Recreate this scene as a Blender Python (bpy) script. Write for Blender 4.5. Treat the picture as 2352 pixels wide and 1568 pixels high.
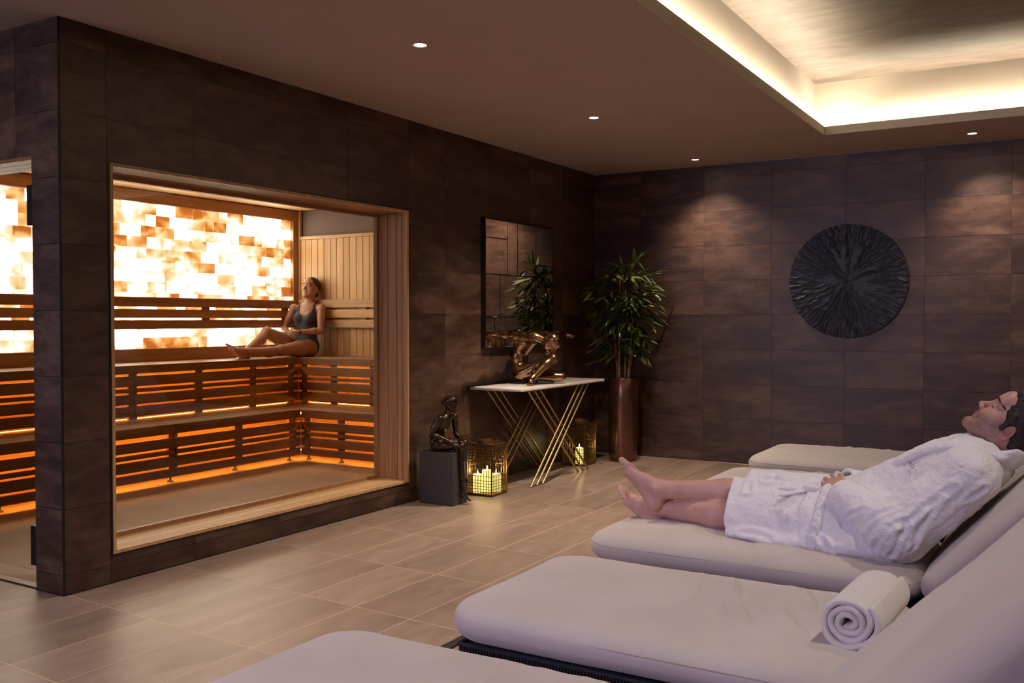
import bpy, bmesh, math, random
import numpy as np
from mathutils import Vector, Matrix
from mathutils.bvhtree import BVHTree

SC = bpy.context.scene
COL = SC.collection
for o in list(bpy.data.objects):
    bpy.data.objects.remove(o)
random.seed(11)
V = lambda *a: np.array(a, dtype=float)

# ---------------------------------------------------------------- camera
FPX = 2165.0
YAW = math.atan(1302 / FPX)
PIT = math.atan(51 / FPX)
cam = bpy.data.cameras.new('camera')
cam.sensor_width = 36
cam.lens = 36 * FPX / 2352
cam.clip_start = .05
camo = bpy.data.objects.new('camera', cam)
COL.objects.link(camo)
camo.location = (0, 0, 1.25)
camo.rotation_euler = (math.pi / 2 - PIT, 0, YAW)
SC.camera = camo

# ---------------------------------------------------------------- world, exposure
w = bpy.data.worlds.new('world')
SC.world = w
w.use_nodes = True
w.node_tree.nodes['Background'].inputs[0].default_value = (.5, .42, .42, 1)
w.node_tree.nodes['Background'].inputs[1].default_value = .02
SC.view_settings.view_transform = 'Standard'
SC.view_settings.look = 'None'
SC.view_settings.gamma = 1
SC.view_settings.exposure = 0.55
SC.view_settings.use_curve_mapping = False
SC.cycles.use_denoising = True
SC.cycles.max_bounces = 8
SC.cycles.diffuse_bounces = 5
SC.cycles.glossy_bounces = 4
SC.cycles.transparent_max_bounces = 12
SC.cycles.sample_clamp_indirect = 2.5
SC.cycles.caustics_reflective = False
SC.cycles.caustics_refractive = False

def area(name, loc, target, sx, sy, power, colr, parent=None):
    l = bpy.data.lights.new(name, 'AREA')
    l.shape = 'RECTANGLE'
    l.size = sx
    l.size_y = sy
    l.energy = power
    l.color = colr
    o = bpy.data.objects.new(name, l)
    COL.objects.link(o)
    o.location = loc
    o.rotation_euler = (Vector(target) - Vector(loc)).to_track_quat('-Z', 'Y').to_euler()
    o.parent = parent
    return o

def spot(name, loc, target, power, colr, size=100, blend=1., rad=.04, parent=None):
    l = bpy.data.lights.new(name, 'SPOT')
    l.energy = power
    l.color = colr
    l.spot_size = math.radians(size)
    l.spot_blend = blend
    l.shadow_soft_size = rad
    o = bpy.data.objects.new(name, l)
    COL.objects.link(o)
    o.rotation_euler = (Vector(target) - Vector(loc)).to_track_quat('-Z', 'Y').to_euler()
    if parent:
        o.parent = parent
        o.location = Vector(loc) - Vector(parent.location)
    else:
        o.location = loc
    return o

WARM = (1, .80, .62)
WARM2 = (1, .74, .50)
VIO = (.66, .58, 1.0)
LP = dict(down=100, down_wall=66, cove=20, pool=15, **{'pass': 10}, salt=8.5, bench=30, over=48)
# pool-room glow behind the camera (violet LED lighting of the rest of the spa)
area('pool_room_light', (-2.7, -1.7, 2.2), (-1.5, 1.7, .3), 2.0, .9, LP['pool'], VIO).data.spread = math.radians(84)
area('pier_fill', (-5.2, -2.6, 1.7), (-4.5, 2.6, 1.4), 1.6, 1.6, LP['pass'], (.84, .80, 1.)).data.spread = math.radians(64)  # added unseen fill that brightens the pier beside the sauna door
# ceiling downlights of the same grid that lie outside the picture
for (x, y) in ((-2.79, 1.82), (-2.79, -.13), (2.9, 1.8), (2.9, 3.8), (2.9, 5.7)):
    spot('ceiling_spot', (x, y, 2.57), (x, y, 0), LP['down'] * (.55 if x > 0 else .36), WARM, 84)
# added row of unseen spots under the raised ceiling, to brighten the lounger cushions
for y in (1.3, 2.5, 3.7, 4.9, 6.1):
    spot('ceiling_spot', (.35, y, 2.96), (-1.15, y - .15, .4), LP['over'], (1, .87, .80), 76)
spot('ceiling_spot', (1.45, 7.64, 2.57), (1.6, 7.8, 0), LP['down_wall'], WARM)

# ---------------------------------------------------------------- materials
class NT:
    def __init__(s, name):
        s.m = bpy.data.materials.new(name)
        s.m.use_nodes = True
        s.t = s.m.node_tree
        s.b = s.t.nodes['Principled BSDF']
    def n(s, typ, **kw):
        nd = s.t.nodes.new(typ)
        for k, v in kw.items():
            if k.startswith('i_'):
                nd.inputs[int(k[2:])].default_value = v
            else:
                setattr(nd, k, v)
        return nd
    def l(s, a, b):
        s.t.links.new(a, b)
    def math(s, op, a, b=None, clamp=False):
        nd = s.n('ShaderNodeMath', operation=op, use_clamp=clamp)
        for i, v in enumerate((a, b)):
            if v is None: continue
            if hasattr(v, 'default_value'): s.l(v, nd.inputs[i])
            else: nd.inputs[i].default_value = v
        return nd.outputs[0]
    def mix(s, f, a, b, typ='MIX'):
        nd = s.n('ShaderNodeMix', data_type='RGBA', blend_type=typ)
        for i, v in ((0, f), (6, a), (7, b)):
            if hasattr(v, 'default_value'): s.l(v, nd.inputs[i])
            elif i == 0: nd.inputs[0].default_value = v
            else: nd.inputs[i].default_value = (*v, 1)
        return nd.outputs[2]
    def ramp(s, fac, stops):
        nd = s.n('ShaderNodeValToRGB')
        e = nd.color_ramp.elements
        while len(e) < len(stops): e.new(.5)
        for el, (p, c) in zip(e, stops):
            el.position = p
            el.color = (*c, 1) if len(c) == 3 else c
        s.l(fac, nd.inputs[0])
        return nd.outputs[0]
    def noise(s, scale, detail=4, rough=.55, vec=None, dist=0.):
        nd = s.n('ShaderNodeTexNoise')
        nd.inputs['Scale'].default_value = scale
        nd.inputs['Detail'].default_value = detail
        nd.inputs['Roughness'].default_value = rough
        nd.inputs['Distortion'].default_value = dist
        if vec is not None: s.l(vec, nd.inputs['Vector'])
        return nd.outputs['Fac']
    def pos(s, scale=(1, 1, 1), obj=False, rnd=0., rot=(0, 0, 0)):
        if obj: src = s.n('ShaderNodeTexCoord').outputs['Object']
        else: src = s.n('ShaderNodeNewGeometry').outputs['Position']
        mp = s.n('ShaderNodeMapping')
        mp.inputs['Scale'].default_value = scale
        mp.inputs['Rotation'].default_value = rot
        s.l(src, mp.inputs['Vector'])
        out = mp.outputs[0]
        if rnd:
            r = s.n('ShaderNodeObjectInfo').outputs['Random']
            c = s.n('ShaderNodeVectorMath', operation='SCALE')
            c.inputs[0].default_value = (rnd, rnd * 1.7, rnd * .6)
            s.l(r, c.inputs['Scale'])
            a = s.n('ShaderNodeVectorMath', operation='ADD')
            s.l(out, a.inputs[0])
            s.l(c.outputs[0], a.inputs[1])
            out = a.outputs[0]
        return out
    def rand(s):
        return s.n('ShaderNodeObjectInfo').outputs['Random']
    def bump(s, h, strength=.3, dist=.01, normal=None):
        nd = s.n('ShaderNodeBump')
        nd.inputs['Strength'].default_value = strength
        nd.inputs['Distance'].default_value = dist
        s.l(h, nd.inputs['Height'])
        if normal is not None: s.l(normal, nd.inputs['Normal'])
        s.l(nd.outputs[0], s.b.inputs['Normal'])
        return nd.outputs[0]
    def set(s, **kw):
        for k, v in kw.items():
            i = s.b.inputs[{'base': 'Base Color', 'rough': 'Roughness', 'metal': 'Metallic', 'spec': 'Specular IOR Level',
                            'emit': 'Emission Color', 'estr': 'Emission Strength', 'sheen': 'Sheen Weight', 'sss': 'Subsurface Weight',
                            'coat': 'Coat Weight'}[k]]
            if hasattr(v, 'default_value'): s.l(v, i)
            elif isinstance(v, tuple): i.default_value = (*v, 1)
            else: i.default_value = v
        return s

M = {}
def plain(name, base, rough=.5, metal=0., noise=0., nscale=8, bump=0., bscale=60, bdist=.004, **kw):
    t = NT(name)
    if noise:
        f = t.noise(nscale, 5, vec=t.pos(obj=True))
        lo = tuple(c * (1 - noise) for c in base)
        hi = tuple(min(1, c * (1 + noise)) for c in base)
        t.set(base=t.ramp(f, [(.3, lo), (.7, hi)]))
    else:
        t.set(base=base)
    t.set(rough=rough, metal=metal, **kw)
    if bump:
        t.bump(t.noise(bscale, 3, vec=t.pos(obj=True)), bump, bdist)
    M[name] = t.m
    return t

def tile_mat(name, lo, mid, hi, rough, streak, var=.35):
    t = NT(name)
    p = t.pos(scale=streak, rnd=37.)
    f1 = t.noise(1.6, 8, .62, p, .6)
    f2 = t.noise(7., 6, .6, p)
    f3 = t.noise(60., 3, .6, p)
    f = t.math('ADD', t.math('MULTIPLY', f1, .6), t.math('ADD', t.math('MULTIPLY', f2, .3), t.math('MULTIPLY', f3, .1)))
    c = t.ramp(f, [(.40, lo), (.5, mid), (.62, hi)])
    r = t.rand()
    k = t.math('ADD', t.math('MULTIPLY', r, var), 1 - var / 2)
    nd = t.n('ShaderNodeVectorMath', operation='SCALE')
    t.l(c, nd.inputs[0]); t.l(k, nd.inputs['Scale'])
    t.set(base=nd.outputs[0])
    t.set(rough=t.math('ADD', t.math('MULTIPLY', f2, .25), rough - .12))
    t.bump(f2, .12, .004)
    M[name] = t.m

def wood_mat(name, axis, lo, mid, hi, rough=.5, var=.3):
    t = NT(name)
    sc = [26, 26, 26]
    sc[axis] = 1.1
    p = t.pos(scale=tuple(sc), obj=True, rnd=53.)
    f1 = t.noise(1., 5, .6, p, .8)
    sc2 = [150, 150, 150]
    sc2[axis] = 4
    f2 = t.noise(1., 2, .5, t.pos(scale=tuple(sc2), obj=True, rnd=21.))
    f = t.math('ADD', t.math('MULTIPLY', f1, .75), t.math('MULTIPLY', f2, .25))
    c = t.ramp(f, [(.3, lo), (.5, mid), (.7, hi)])
    r = t.rand()
    k = t.math('ADD', t.math('MULTIPLY', r, var), 1 - var * .6)
    nd = t.n('ShaderNodeVectorMath', operation='SCALE')
    t.l(c, nd.inputs[0]); t.l(k, nd.inputs['Scale'])
    t.set(base=nd.outputs[0], rough=rough)
    t.bump(f, .15, .002)
    M[name] = t.m

tile_mat('wall_tile', (.034, .0145, .0090), (.064, .0310, .0205), (.124, .070, .048), .44, (.9, .9, 2.7), .34)
tile_mat('floor_tile', (.245, .174, .133), (.290, .210, .160), (.345, .255, .198), .40, (2.6, .8, 1), .16)
plain('grout_dark', (.050, .028, .021), .9)
plain('grout_floor', (.74, .60, .46), .9)
W_LO, W_MID, W_HI = (.40, .225, .095), (.58, .355, .165), (.70, .47, .245)
for i, a in enumerate('xyz'):
    wood_mat('wood_' + a, i, W_LO, W_MID, W_HI)
    wood_mat('front_' + a, i, (.14, .062, .024), (.22, .105, .042), (.29, .155, .068), .45)  # bench wood darkened, with the shade of the bench fronts put into it
    wood_mat('bench_' + a, i, (.25, .115, .045), (.37, .185, .078), (.46, .255, .115), .45)
wood_mat('jamb_z', 2, (.30, .155, .07), (.48, .27, .14), (.62, .38, .21), .55, .5)
plain('black_metal', (.012, .012, .014), .45, .3)
plain('black_frame', (.008, .008, .009), .35)
plain('ceiling_paint', (.50, .375, .315), .75, noise=.04, nscale=3)
t = NT('recess_plaster')  # streaked plaster, darkened to put the cove light's falloff into the colour
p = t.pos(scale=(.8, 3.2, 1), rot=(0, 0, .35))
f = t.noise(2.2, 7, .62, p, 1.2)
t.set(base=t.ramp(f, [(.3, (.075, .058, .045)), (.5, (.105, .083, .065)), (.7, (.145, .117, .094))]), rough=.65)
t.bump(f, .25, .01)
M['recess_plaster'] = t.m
plain('recess_wall_lit', (.40, .35, .29), .7, noise=.06, nscale=3)  # recess walls made paler: the cove glow is put into their colour
plain('lip_paint', (.60, .54, .45), .7)
plain('sauna_floor', (.34, .25, .19), .55, noise=.12, nscale=5)
t = NT('window_glass')
nt = t.t
nt.nodes.remove(t.b)
tr = t.n('ShaderNodeBsdfTransparent'); tr.inputs[0].default_value = (.95, .95, .94, 1)
gl = t.n('ShaderNodeBsdfGlossy'); gl.inputs['Roughness'].default_value = 0.0
lw = t.n('ShaderNodeLayerWeight'); lw.inputs[0].default_value = .5
fz = t.math('ADD', t.math('MULTIPLY', t.math('POWER', lw.outputs['Facing'], 5), .9), .035)
mx = t.n('ShaderNodeMixShader')
t.l(fz, mx.inputs[0]); t.l(tr.outputs[0], mx.inputs[1]); t.l(gl.outputs[0], mx.inputs[2])
t.l(mx.outputs[0], nt.nodes['Material Output'].inputs[0])
M['window_glass'] = t.m
def emis(name, colr, s):
    t = NT(name)
    t.set(base=colr, emit=colr, estr=s)
    M[name] = t.m
emis('cove_led', (1, .86, .64), LP['cove'] * 8)
emis('bench_led', (1, .36, .035), LP['bench'])
emis('lamp_lens', (1, .93, .88), 18.)
emis('flame', (1, .78, .36), 22.)
t = NT('salt_brick')
pz = t.pos(scale=(1, 1, 1.3), rnd=91.)
f1 = t.noise(4.0, 2, .5, pz, .45)
f2 = t.noise(22., 4, .6, pz, .3)
r = t.rand()
f = t.math('ADD', t.math('ADD', t.math('MULTIPLY', f1, 1.05), t.math('MULTIPLY', f2, .10)), t.math('MULTIPLY', r, .42))
c = t.ramp(f, [(.50, (1., .25, .03)), (.59, (1., .40, .08)), (.67, (1., .65, .27)), (.75, (1., .82, .55)), (.90, (1., .89, .69))])
s = t.ramp(f, [(.50, (.040,) * 3), (.60, (.072,) * 3), (.68, (.090,) * 3), (.76, (.105,) * 3), (.83, (.20,) * 3), (.97, (1.,) * 3)])
t.set(base=(.5, .3, .18), emit=c, rough=.5)
t.set(estr=t.math('MULTIPLY', s, LP['salt']))
M['salt_brick'] = t.m
plain('salt_mortar', (.5, .3, .15), .8)
plain('mirror', (.86, .83, .78), .015, 1.)
plain('marble', (.84, .79, .74), .18, noise=.1, nscale=7)
plain('brass', (.55, .39, .19), .32, 1., noise=.15, nscale=12)
plain('brass_dark', (.28, .17, .075), .42, 1., noise=.2, nscale=15)
plain('bronze', (.32, .195, .10), .24, 1., noise=.3, nscale=9)
plain('bronze_dark', (.075, .052, .036), .30, .9, noise=.45, nscale=22, bump=.12, bscale=70)
plain('plinth_stone', (.052, .047, .050), .6, noise=.5, nscale=70, bump=.25, bscale=90)
plain('pot_metal', (.20, .105, .066), .24, .85, noise=.1, nscale=4)
plain('soil', (.02, .015, .01), .95, bump=.6, bscale=60, bdist=.02)
t = NT('leaf')
r = t.rand()
t.set(base=t.ramp(r, [(.0, (.045, .080, .018)), (.5, (.125, .19, .036)), (1., (.36, .42, .09))]), rough=.36)
M['leaf'] = t.m
plain('leaf_shaded', (.034, .058, .014), .4, noise=.5, nscale=9)  # darker leaf copy: shade inside the foliage put into the colour
plain('cane', (.30, .17, .075), .5, noise=.4, nscale=25)
plain('disc', (.022, .022, .036), .45, .25, noise=.3, nscale=20)
t = NT('cushion_fabric')
p = t.pos(obj=True)
f = t.noise(3., 4, .5, p)
wv = t.n('ShaderNodeTexNoise'); wv.inputs['Scale'].default_value = 420; wv.inputs['Detail'].default_value = 1
t.l(p, wv.inputs['Vector'])
t.set(base=t.ramp(f, [(.35, (.52, .455, .40)), (.65, (.58, .515, .455))]), rough=.92, sheen=.25)
t.bump(wv.outputs['Fac'], .18, .001)
M['cushion_fabric'] = t.m
plain('seam_fabric', (.44, .365, .30), .95)
plain('rope', (.016, .016, .018), .7, noise=.3, nscale=90)
t = NT('terry')
p = t.pos(obj=True)
f1 = t.noise(150., 2, .5, p)
f2 = t.noise(420., 1, .5, p)
f = t.math('ADD', t.math('MULTIPLY', f1, .7), t.math('MULTIPLY', f2, .3))
t.set(base=(.86, .845, .855), rough=.95, sheen=.35)
t.bump(f, .75, .006)
M['terry'] = t.m
plain('thread', (.16, .14, .19), .8)
def skin_mat(name, lo, hi):
    t = NT(name)
    p = t.pos(obj=True)
    at = t.n('ShaderNodeAttribute'); at.attribute_name = 'tint'
    f = t.noise(14., 4, .55, p)
    c = t.ramp(f, [(.3, lo), (.7, hi)])
    sep = t.n('ShaderNodeSeparateColor'); t.l(at.outputs['Color'], sep.inputs[0])
    c = t.mix(sep.outputs[0], c, (.42, .11, .10))
    c = t.mix(sep.outputs[1], c, (.12, .075, .06))
    t.set(base=c, rough=.5, sss=.08)
    t.b.inputs['Subsurface Radius'].default_value = (.02, .008, .004)
    t.bump(t.noise(180., 2, .5, p), .12, .002)
    M[name] = t.m
skin_mat('skin', (.49, .275, .225), (.58, .345, .285))
skin_mat('skin_tan', (.38, .20, .135), (.46, .25, .17))
t = NT('hair')
p = t.pos(scale=(90, 90, 30), obj=True)
f = t.noise(1., 3, .6, p)
t.set(base=t.ramp(f, [(.3, (.006, .004, .003)), (.7, (.030, .018, .012))]), rough=.6)
t.bump(f, .6, .004)
M['hair'] = t.m
plain('brow_hair', (.05, .025, .015), .7)
plain('swimsuit', (.030, .036, .040), .6, bump=.05, bscale=300)
plain('wax', (.80, .72, .36), .5, sss=.3)
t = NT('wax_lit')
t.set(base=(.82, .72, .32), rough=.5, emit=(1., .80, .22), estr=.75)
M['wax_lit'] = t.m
plain('wick', (.02, .015, .01), .9)
plain('towel', (.74, .69, .65), .95, sheen=.3, bump=.5, bscale=260)
plain('niche_paint', (.14, .095, .085), .7)
plain('drain_steel', (.16, .13, .11), .4, .8)
# ---------------------------------------------------------------- geometry helpers
def mesh_np(name, vs, quads, smooth=False):
    me = bpy.data.meshes.new(name)
    vs = np.asarray(vs, dtype=np.float32)
    q = np.asarray(quads, dtype=np.int32)
    k = q.shape[1]
    me.vertices.add(len(vs)); me.vertices.foreach_set('co', vs.ravel())
    me.loops.add(q.size); me.loops.foreach_set('vertex_index', q.ravel())
    me.polygons.add(len(q)); me.polygons.foreach_set('loop_start', np.arange(len(q), dtype=np.int32) * k)
    me.polygons.foreach_set('use_smooth', np.full(len(q), smooth))
    me.update(calc_edges=True)
    me.validate()
    return me

def mesh(name, vs, fs, smooth=False):
    me = bpy.data.meshes.new(name)
    me.from_pydata([tuple(map(float, v)) for v in vs], [], [tuple(f) for f in fs])
    if smooth: me.polygons.foreach_set('use_smooth', np.full(len(me.polygons), True))
    me.update()
    return me

def obj(name, me, mt=None, parent=None, loc=(0, 0, 0), rot=(0, 0, 0), **tags):
    if mt is not None and not me.materials: me.materials.append(M[mt])
    o = bpy.data.objects.new(name, me)
    COL.objects.link(o)
    o.parent = parent
    o.location = loc
    o.rotation_euler = rot
    for k, v in tags.items(): o[k] = v
    return o

def empty(name, loc, label, category, group=None, rz=0):
    o = bpy.data.objects.new(name, None)
    COL.objects.link(o)
    o.location = loc
    o.rotation_euler = (0, 0, rz)
    o['label'] = label
    o['category'] = category
    if group: o['group'] = group
    o.empty_display_size = .1
    return o

def struct(name, me=None, mt=None, loc=(0, 0, 0)):
    if me is None:
        o = bpy.data.objects.new(name, None); COL.objects.link(o); o.location = loc
    else:
        o = obj(name, me, mt, None, loc)
    o['kind'] = 'structure'
    return o

class MB:
    """collects simple shapes into one mesh"""
    def __init__(s): s.v = []; s.f = []
    def add(s, vs, fs):
        n = len(s.v)
        s.v += [tuple(v) for v in vs]
        s.f += [tuple(i + n for i in f) for f in fs]
        return s
    def box(s, a, b):
        (x0, y0, z0), (x1, y1, z1) = a, b
        return s.add([(x0, y0, z0), (x1, y0, z0), (x1, y1, z0), (x0, y1, z0), (x0, y0, z1), (x1, y0, z1), (x1, y1, z1), (x0, y1, z1)],
                     [(0, 3, 2, 1), (4, 5, 6, 7), (0, 1, 5, 4), (1, 2, 6, 5), (2, 3, 7, 6), (3, 0, 4, 7)])
    def tube(s, pts, r, n=8, cap=True, closed=False):
        pts = [np.array(p, float) for p in pts]
        rs = r if hasattr(r, '__len__') else [r] * len(pts)
        m = len(pts); up = None; base = len(s.v); vs = []
        for i, p in enumerate(pts):
            if closed: t = pts[(i + 1) % m] - pts[i - 1]
            else: t = pts[min(i + 1, m - 1)] - pts[max(i - 1, 0)]
            t = t / (np.linalg.norm(t) + 1e-12)
            if up is None:
                a = V(0, 0, 1) if abs(t[2]) < .9 else V(1, 0, 0)
            else: a = up
            u = a - t * (a @ t); u /= np.linalg.norm(u); up = u
            v_ = np.cross(t, u)
            for k in range(n):
                an = 2 * math.pi * k / n
                vs.append(p + rs[i] * (math.cos(an) * u + math.sin(an) * v_))
        fs = []
        for i in range(m if closed else m - 1):
            j = (i + 1) % m
            for k in range(n):
                fs.append((i * n + k, i * n + (k + 1) % n, j * n + (k + 1) % n, j * n + k))
        if cap and not closed:
            fs.append(tuple(range(n))[::-1]); fs.append(tuple((m - 1) * n + k for k in range(n)))
        return s.add(vs, fs)
    def lathe(s, prof, n=32, c=(0, 0, 0), captop=True, capbot=True):
        vs = []; fs = []
        for (r, z) in prof:
            for k in range(n):
                a = 2 * math.pi * k / n
                vs.append((c[0] + r * math.cos(a), c[1] + r * math.sin(a), c[2] + z))
        for i in range(len(prof) - 1):
            for k in range(n):
                fs.append((i * n + k, i * n + (k + 1) % n, (i + 1) * n + (k + 1) % n, (i + 1) * n + k))
        if capbot: fs.append(tuple(range(n))[::-1])
        if captop: fs.append(tuple((len(prof) - 1) * n + k for k in range(n)))
        return s.add(vs, fs)
    def mesh(s, name='m', smooth=False): return mesh(name, s.v, s.f, smooth)

_bc = {}
def bevbox(sx, sy, sz, b=.002, seg=1):
    """box with chamfered edges, centred; meshes are shared between equal sizes"""
    k = (round(sx, 4), round(sy, 4), round(sz, 4), b, seg)
    bm = bmesh.new()
    bmesh.ops.create_cube(bm, size=1)
    bmesh.ops.scale(bm, vec=(sx, sy, sz), verts=bm.verts)
    if b: bmesh.ops.bevel(bm, geom=bm.edges[:], offset=b, segments=seg, profile=.5, affect='EDGES')
    me = bpy.data.meshes.new('board')
    bm.to_mesh(me); bm.free()
    return me

def board(name, a, b, mt, parent, bev=.002, off=(0, 0, 0)):
    a, b2 = np.minimum(a, b) + 0., np.maximum(a, b) + 0.
    c = (a + b2) / 2; d = b2 - a
    k = (*np.round(d, 4), bev, mt)
    if k not in _bc:
        _bc[k] = bevbox(*d, bev)
        _bc[k].materials.append(M[mt])
    return obj(name, _bc[k], None, parent, tuple(c - V(*off)))

def smooth_flat(me, ang=35):
    me.polygons.foreach_set('use_smooth', np.full(len(me.polygons), True))
    me.set_sharp_from_angle(angle=math.radians(ang))
    return me

# tiles on a wall plane -----------------------------------------------------
def rect_minus(r, h):
    """rectangle r minus hole h -> list of rectangles (u0,v0,u1,v1)"""
    u0, v0, u1, v1 = r
    a0, b0, a1, b1 = h
    if a0 >= u1 or a1 <= u0 or b0 >= v1 or b1 <= v0: return [r]
    out = []
    if b0 > v0: out.append((u0, v0, u1, b0))
    if b1 < v1: out.append((u0, b1, u1, v1))
    lo, hi = max(v0, b0), min(v1, b1)
    if a0 > u0: out.append((u0, lo, a0, hi))
    if a1 < u1: out.append((a1, lo, u1, hi))
    return out

ROWS = [0, .09] + [.09 + .3 * k for k in range(1, 9)] + [2.6]
def tile_wall(parent, us, plane, axis, thick, hole=None, rows=ROWS, g=.0011):
    """axis 0: wall at x=plane facing +x over y ; axis 1: wall at y=plane facing -y over x"""
    for u0, u1 in zip(us[:-1], us[1:]):
        for v0, v1 in zip(rows[:-1], rows[1:]):
            mb = MB(); rs = rect_minus((u0 + g, v0 + g, u1 - g, v1 - g), hole) if hole else [(u0 + g, v0 + g, u1 - g, v1 - g)]
            rs = [r for r in rs if r[2] - r[0] > .006 and r[3] - r[1] > .006]
            if not rs: continue
            j = random.uniform(-.0004, .0004)
            cu, cv = (u0 + u1) / 2, (v0 + v1) / 2
            for (a, b, c, d) in rs:
                if axis == 0: mb.box((-thick, a - cu, b - cv), (j, c - cu, d - cv))
                else: mb.box((a - cu, -j, b - cv), (c - cu, thick, d - cv))
            if len(rs) == 1 and not hole or (hole and len(rs) == 1 and abs((rs[0][2] - rs[0][0]) - (u1 - u0 - 2 * g)) < 1e-6 and abs((rs[0][3] - rs[0][1]) - (v1 - v0 - 2 * g)) < 1e-6):
                k = ('tile', round(u1 - u0, 3), round(v1 - v0, 3), axis, thick)
                if k not in _bc:
                    _bc[k] = mb.mesh('tile'); _bc[k].materials.append(M['wall_tile'])
                me = _bc[k]
            else:
                me = mb.mesh('tile'); me.materials.append(M['wall_tile'])
            obj('tile', me, None, parent, (plane, cu, cv) if axis == 0 else (cu, plane, cv))

# ---------------------------------------------------------------- room shell
XW, YS, YB, H = -3.91, 2.58, 8.0, 2.6
WY0, WY1, WZ0, WZ1 = 2.832, 5.131, .138, 1.986      # sauna window opening
TX = .0014
XE, YR = 3.9, -3.6                                   # far sides of the room, outside the picture
# sauna front wall (with the window) and everything hung on it
mb = MB()
for r in rect_minus((YS + TX, 0, YB + .1, H), (WY0, WZ0, WY1, WZ1)):
    mb.box((XW - .19, r[0], r[1]), (XW - TX, r[2], r[3]))
wl = struct('wall_left', mb.mesh('wall'), 'grout_dark')
tile_wall(wl, [YS + .006, 2.82, 3.32, 3.92, 4.52, 5.14, 5.57, 6.17, 6.77, 7.37, YB], XW, 0, TX, (WY0 - .001, WZ0 - .001, WY1 + .001, WZ1 + .001))
# sauna end wall with the glass door (faces the camera)
mb = MB()
DX0, DX1, DZ = -4.97, -4.12, 1.997
for r in rect_minus((-7.2, 0, XW - TX - .002, H), (DX0, -.01, DX1, DZ)):
    mb.box((r[0], YS + TX, r[1]), (r[2], YS + .2, r[3]))
wn = struct('wall_near', mb.mesh('wall'), 'grout_dark')
tile_wall(wn, [-7.2, -6.638, -6.038, -5.438, -4.838, -4.238, XW - .006], YS, 1, TX, (DX0 - .001, -.01, DX1 + .001, DZ + .001))
# back wall
mb = MB(); mb.box((XW - .2, YB + TX, 0), (XE + .2, YB + .2, H))
wb = struct('wall_back', mb.mesh('wall'), 'grout_dark')
tile_wall(wb, [XW, -3.44] + [-2.84 + .6 * k for k in range(11)] + [XE], YB, 1, TX)
# sides of the room that the photograph does not show
mb = MB(); mb.box((XE, YR - .1, 0), (XE + .1, YB + .1, H)); struct('wall_right', mb.mesh('wall'), 'wall_tile')
mb = MB(); mb.box((-7.3, YR - .1, 0), (XE, YR, H)); struct('wall_front', mb.mesh('wall'), 'wall_tile')
mb = MB(); mb.box((-7.4, YR - .1, 0), (-7.2, YB + .1, H)); struct('wall_far_left', mb.mesh('wall'), 'wall_tile')
# black corner profile and thin black strips along the wall feet
mb = MB(); mb.box((XW - .007, YS - .0015, 0), (XW + .0015, YS + .007, H))
struct('trim_1', mb.mesh('trim'), 'black_metal')
mb = MB(); mb.box((XW - .004, YS - .001, 0), (XW + .003, YB, .004)); mb.box((XW, YB - .003, 0), (XE, YB + .004, .004)); mb.box((DX1, YS - .003, 0), (XW, YS + .004, .004))
struct('trim_2', mb.mesh('trim'), 'black_metal')
mb = MB(); mb.box((XW, YB - .006, H - .006), (XE, YB + .002, H - .001))  # thin grey strip where the back wall meets the ceiling
plain('ceiling_strip', (.30, .25, .26), .6)
struct('trim_3', mb.mesh('trim'), 'ceiling_strip')

# floor: slab plus 308 x 605 mm tiles (laid a touch askew to the walls)
mb = MB(); mb.box((-7.3, YR - .1, -.12), (XE + .1, YB + .1, -.0003))
fl = struct('floor', mb.mesh('floor'), 'grout_floor')
SK = -.052
def skewtile(w_, d_, g=.0015):
    a, b = w_ / 2 - g, d_ / 2 - g
    v = [(x, y + SK * x, z) for z in (-.0018, 0) for (x, y) in ((-a, -b), (a, -b), (a, b), (-a, b))]
    me = mesh('tile', v, [(4, 5, 6, 7), (0, 1, 5, 4), (1, 2, 6, 5), (2, 3, 7, 6), (3, 0, 4, 7)])
    me.materials.append(M['floor_tile'])
    return me
ft = skewtile(.3095, .605)
cand = []
for i in range(-12, 26):
    for j in range(-12, 18):
        x = -3.615 + .3095 * (i + .5)
        y = 3.19 + .605 * (j + .5) + SK * (x + 3.615)
        if x < -7.25 or x > XE + .1 or y < YR - .2 or y > YB + .2: continue
        if x - .15 < XW - .1 and y + .25 > YS + .1: continue
        dx, dy = x, y
        dep = dy * math.cos(YAW) - dx * math.sin(YAW); lat = dx * math.cos(YAW) + dy * math.sin(YAW)
        seen = dep > .5 and abs(lat / dep) < .62 and dep > 1.9 and x < .6
        cand.append((0 if seen else 1, math.hypot(x, y), x, y))
cand.sort()
rest = MB()
for k, (u, d, x, y) in enumerate(cand):
    if k < 290: obj('tile', ft, None, fl, (x, y, 0))
    else:
        a, b = .3095 / 2 - .0016, .605 / 2 - .0016
        rest.add([(x - a, y - b - SK * a, 0), (x + a, y - b + SK * a, 0), (x + a, y + b + SK * a, 0), (x - a, y + b - SK * a, 0)], [(0, 1, 2, 3)])
o = obj('tile_field', rest.mesh('tile_field'), 'floor_tile', fl); o['kind'] = 'stuff'

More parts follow.
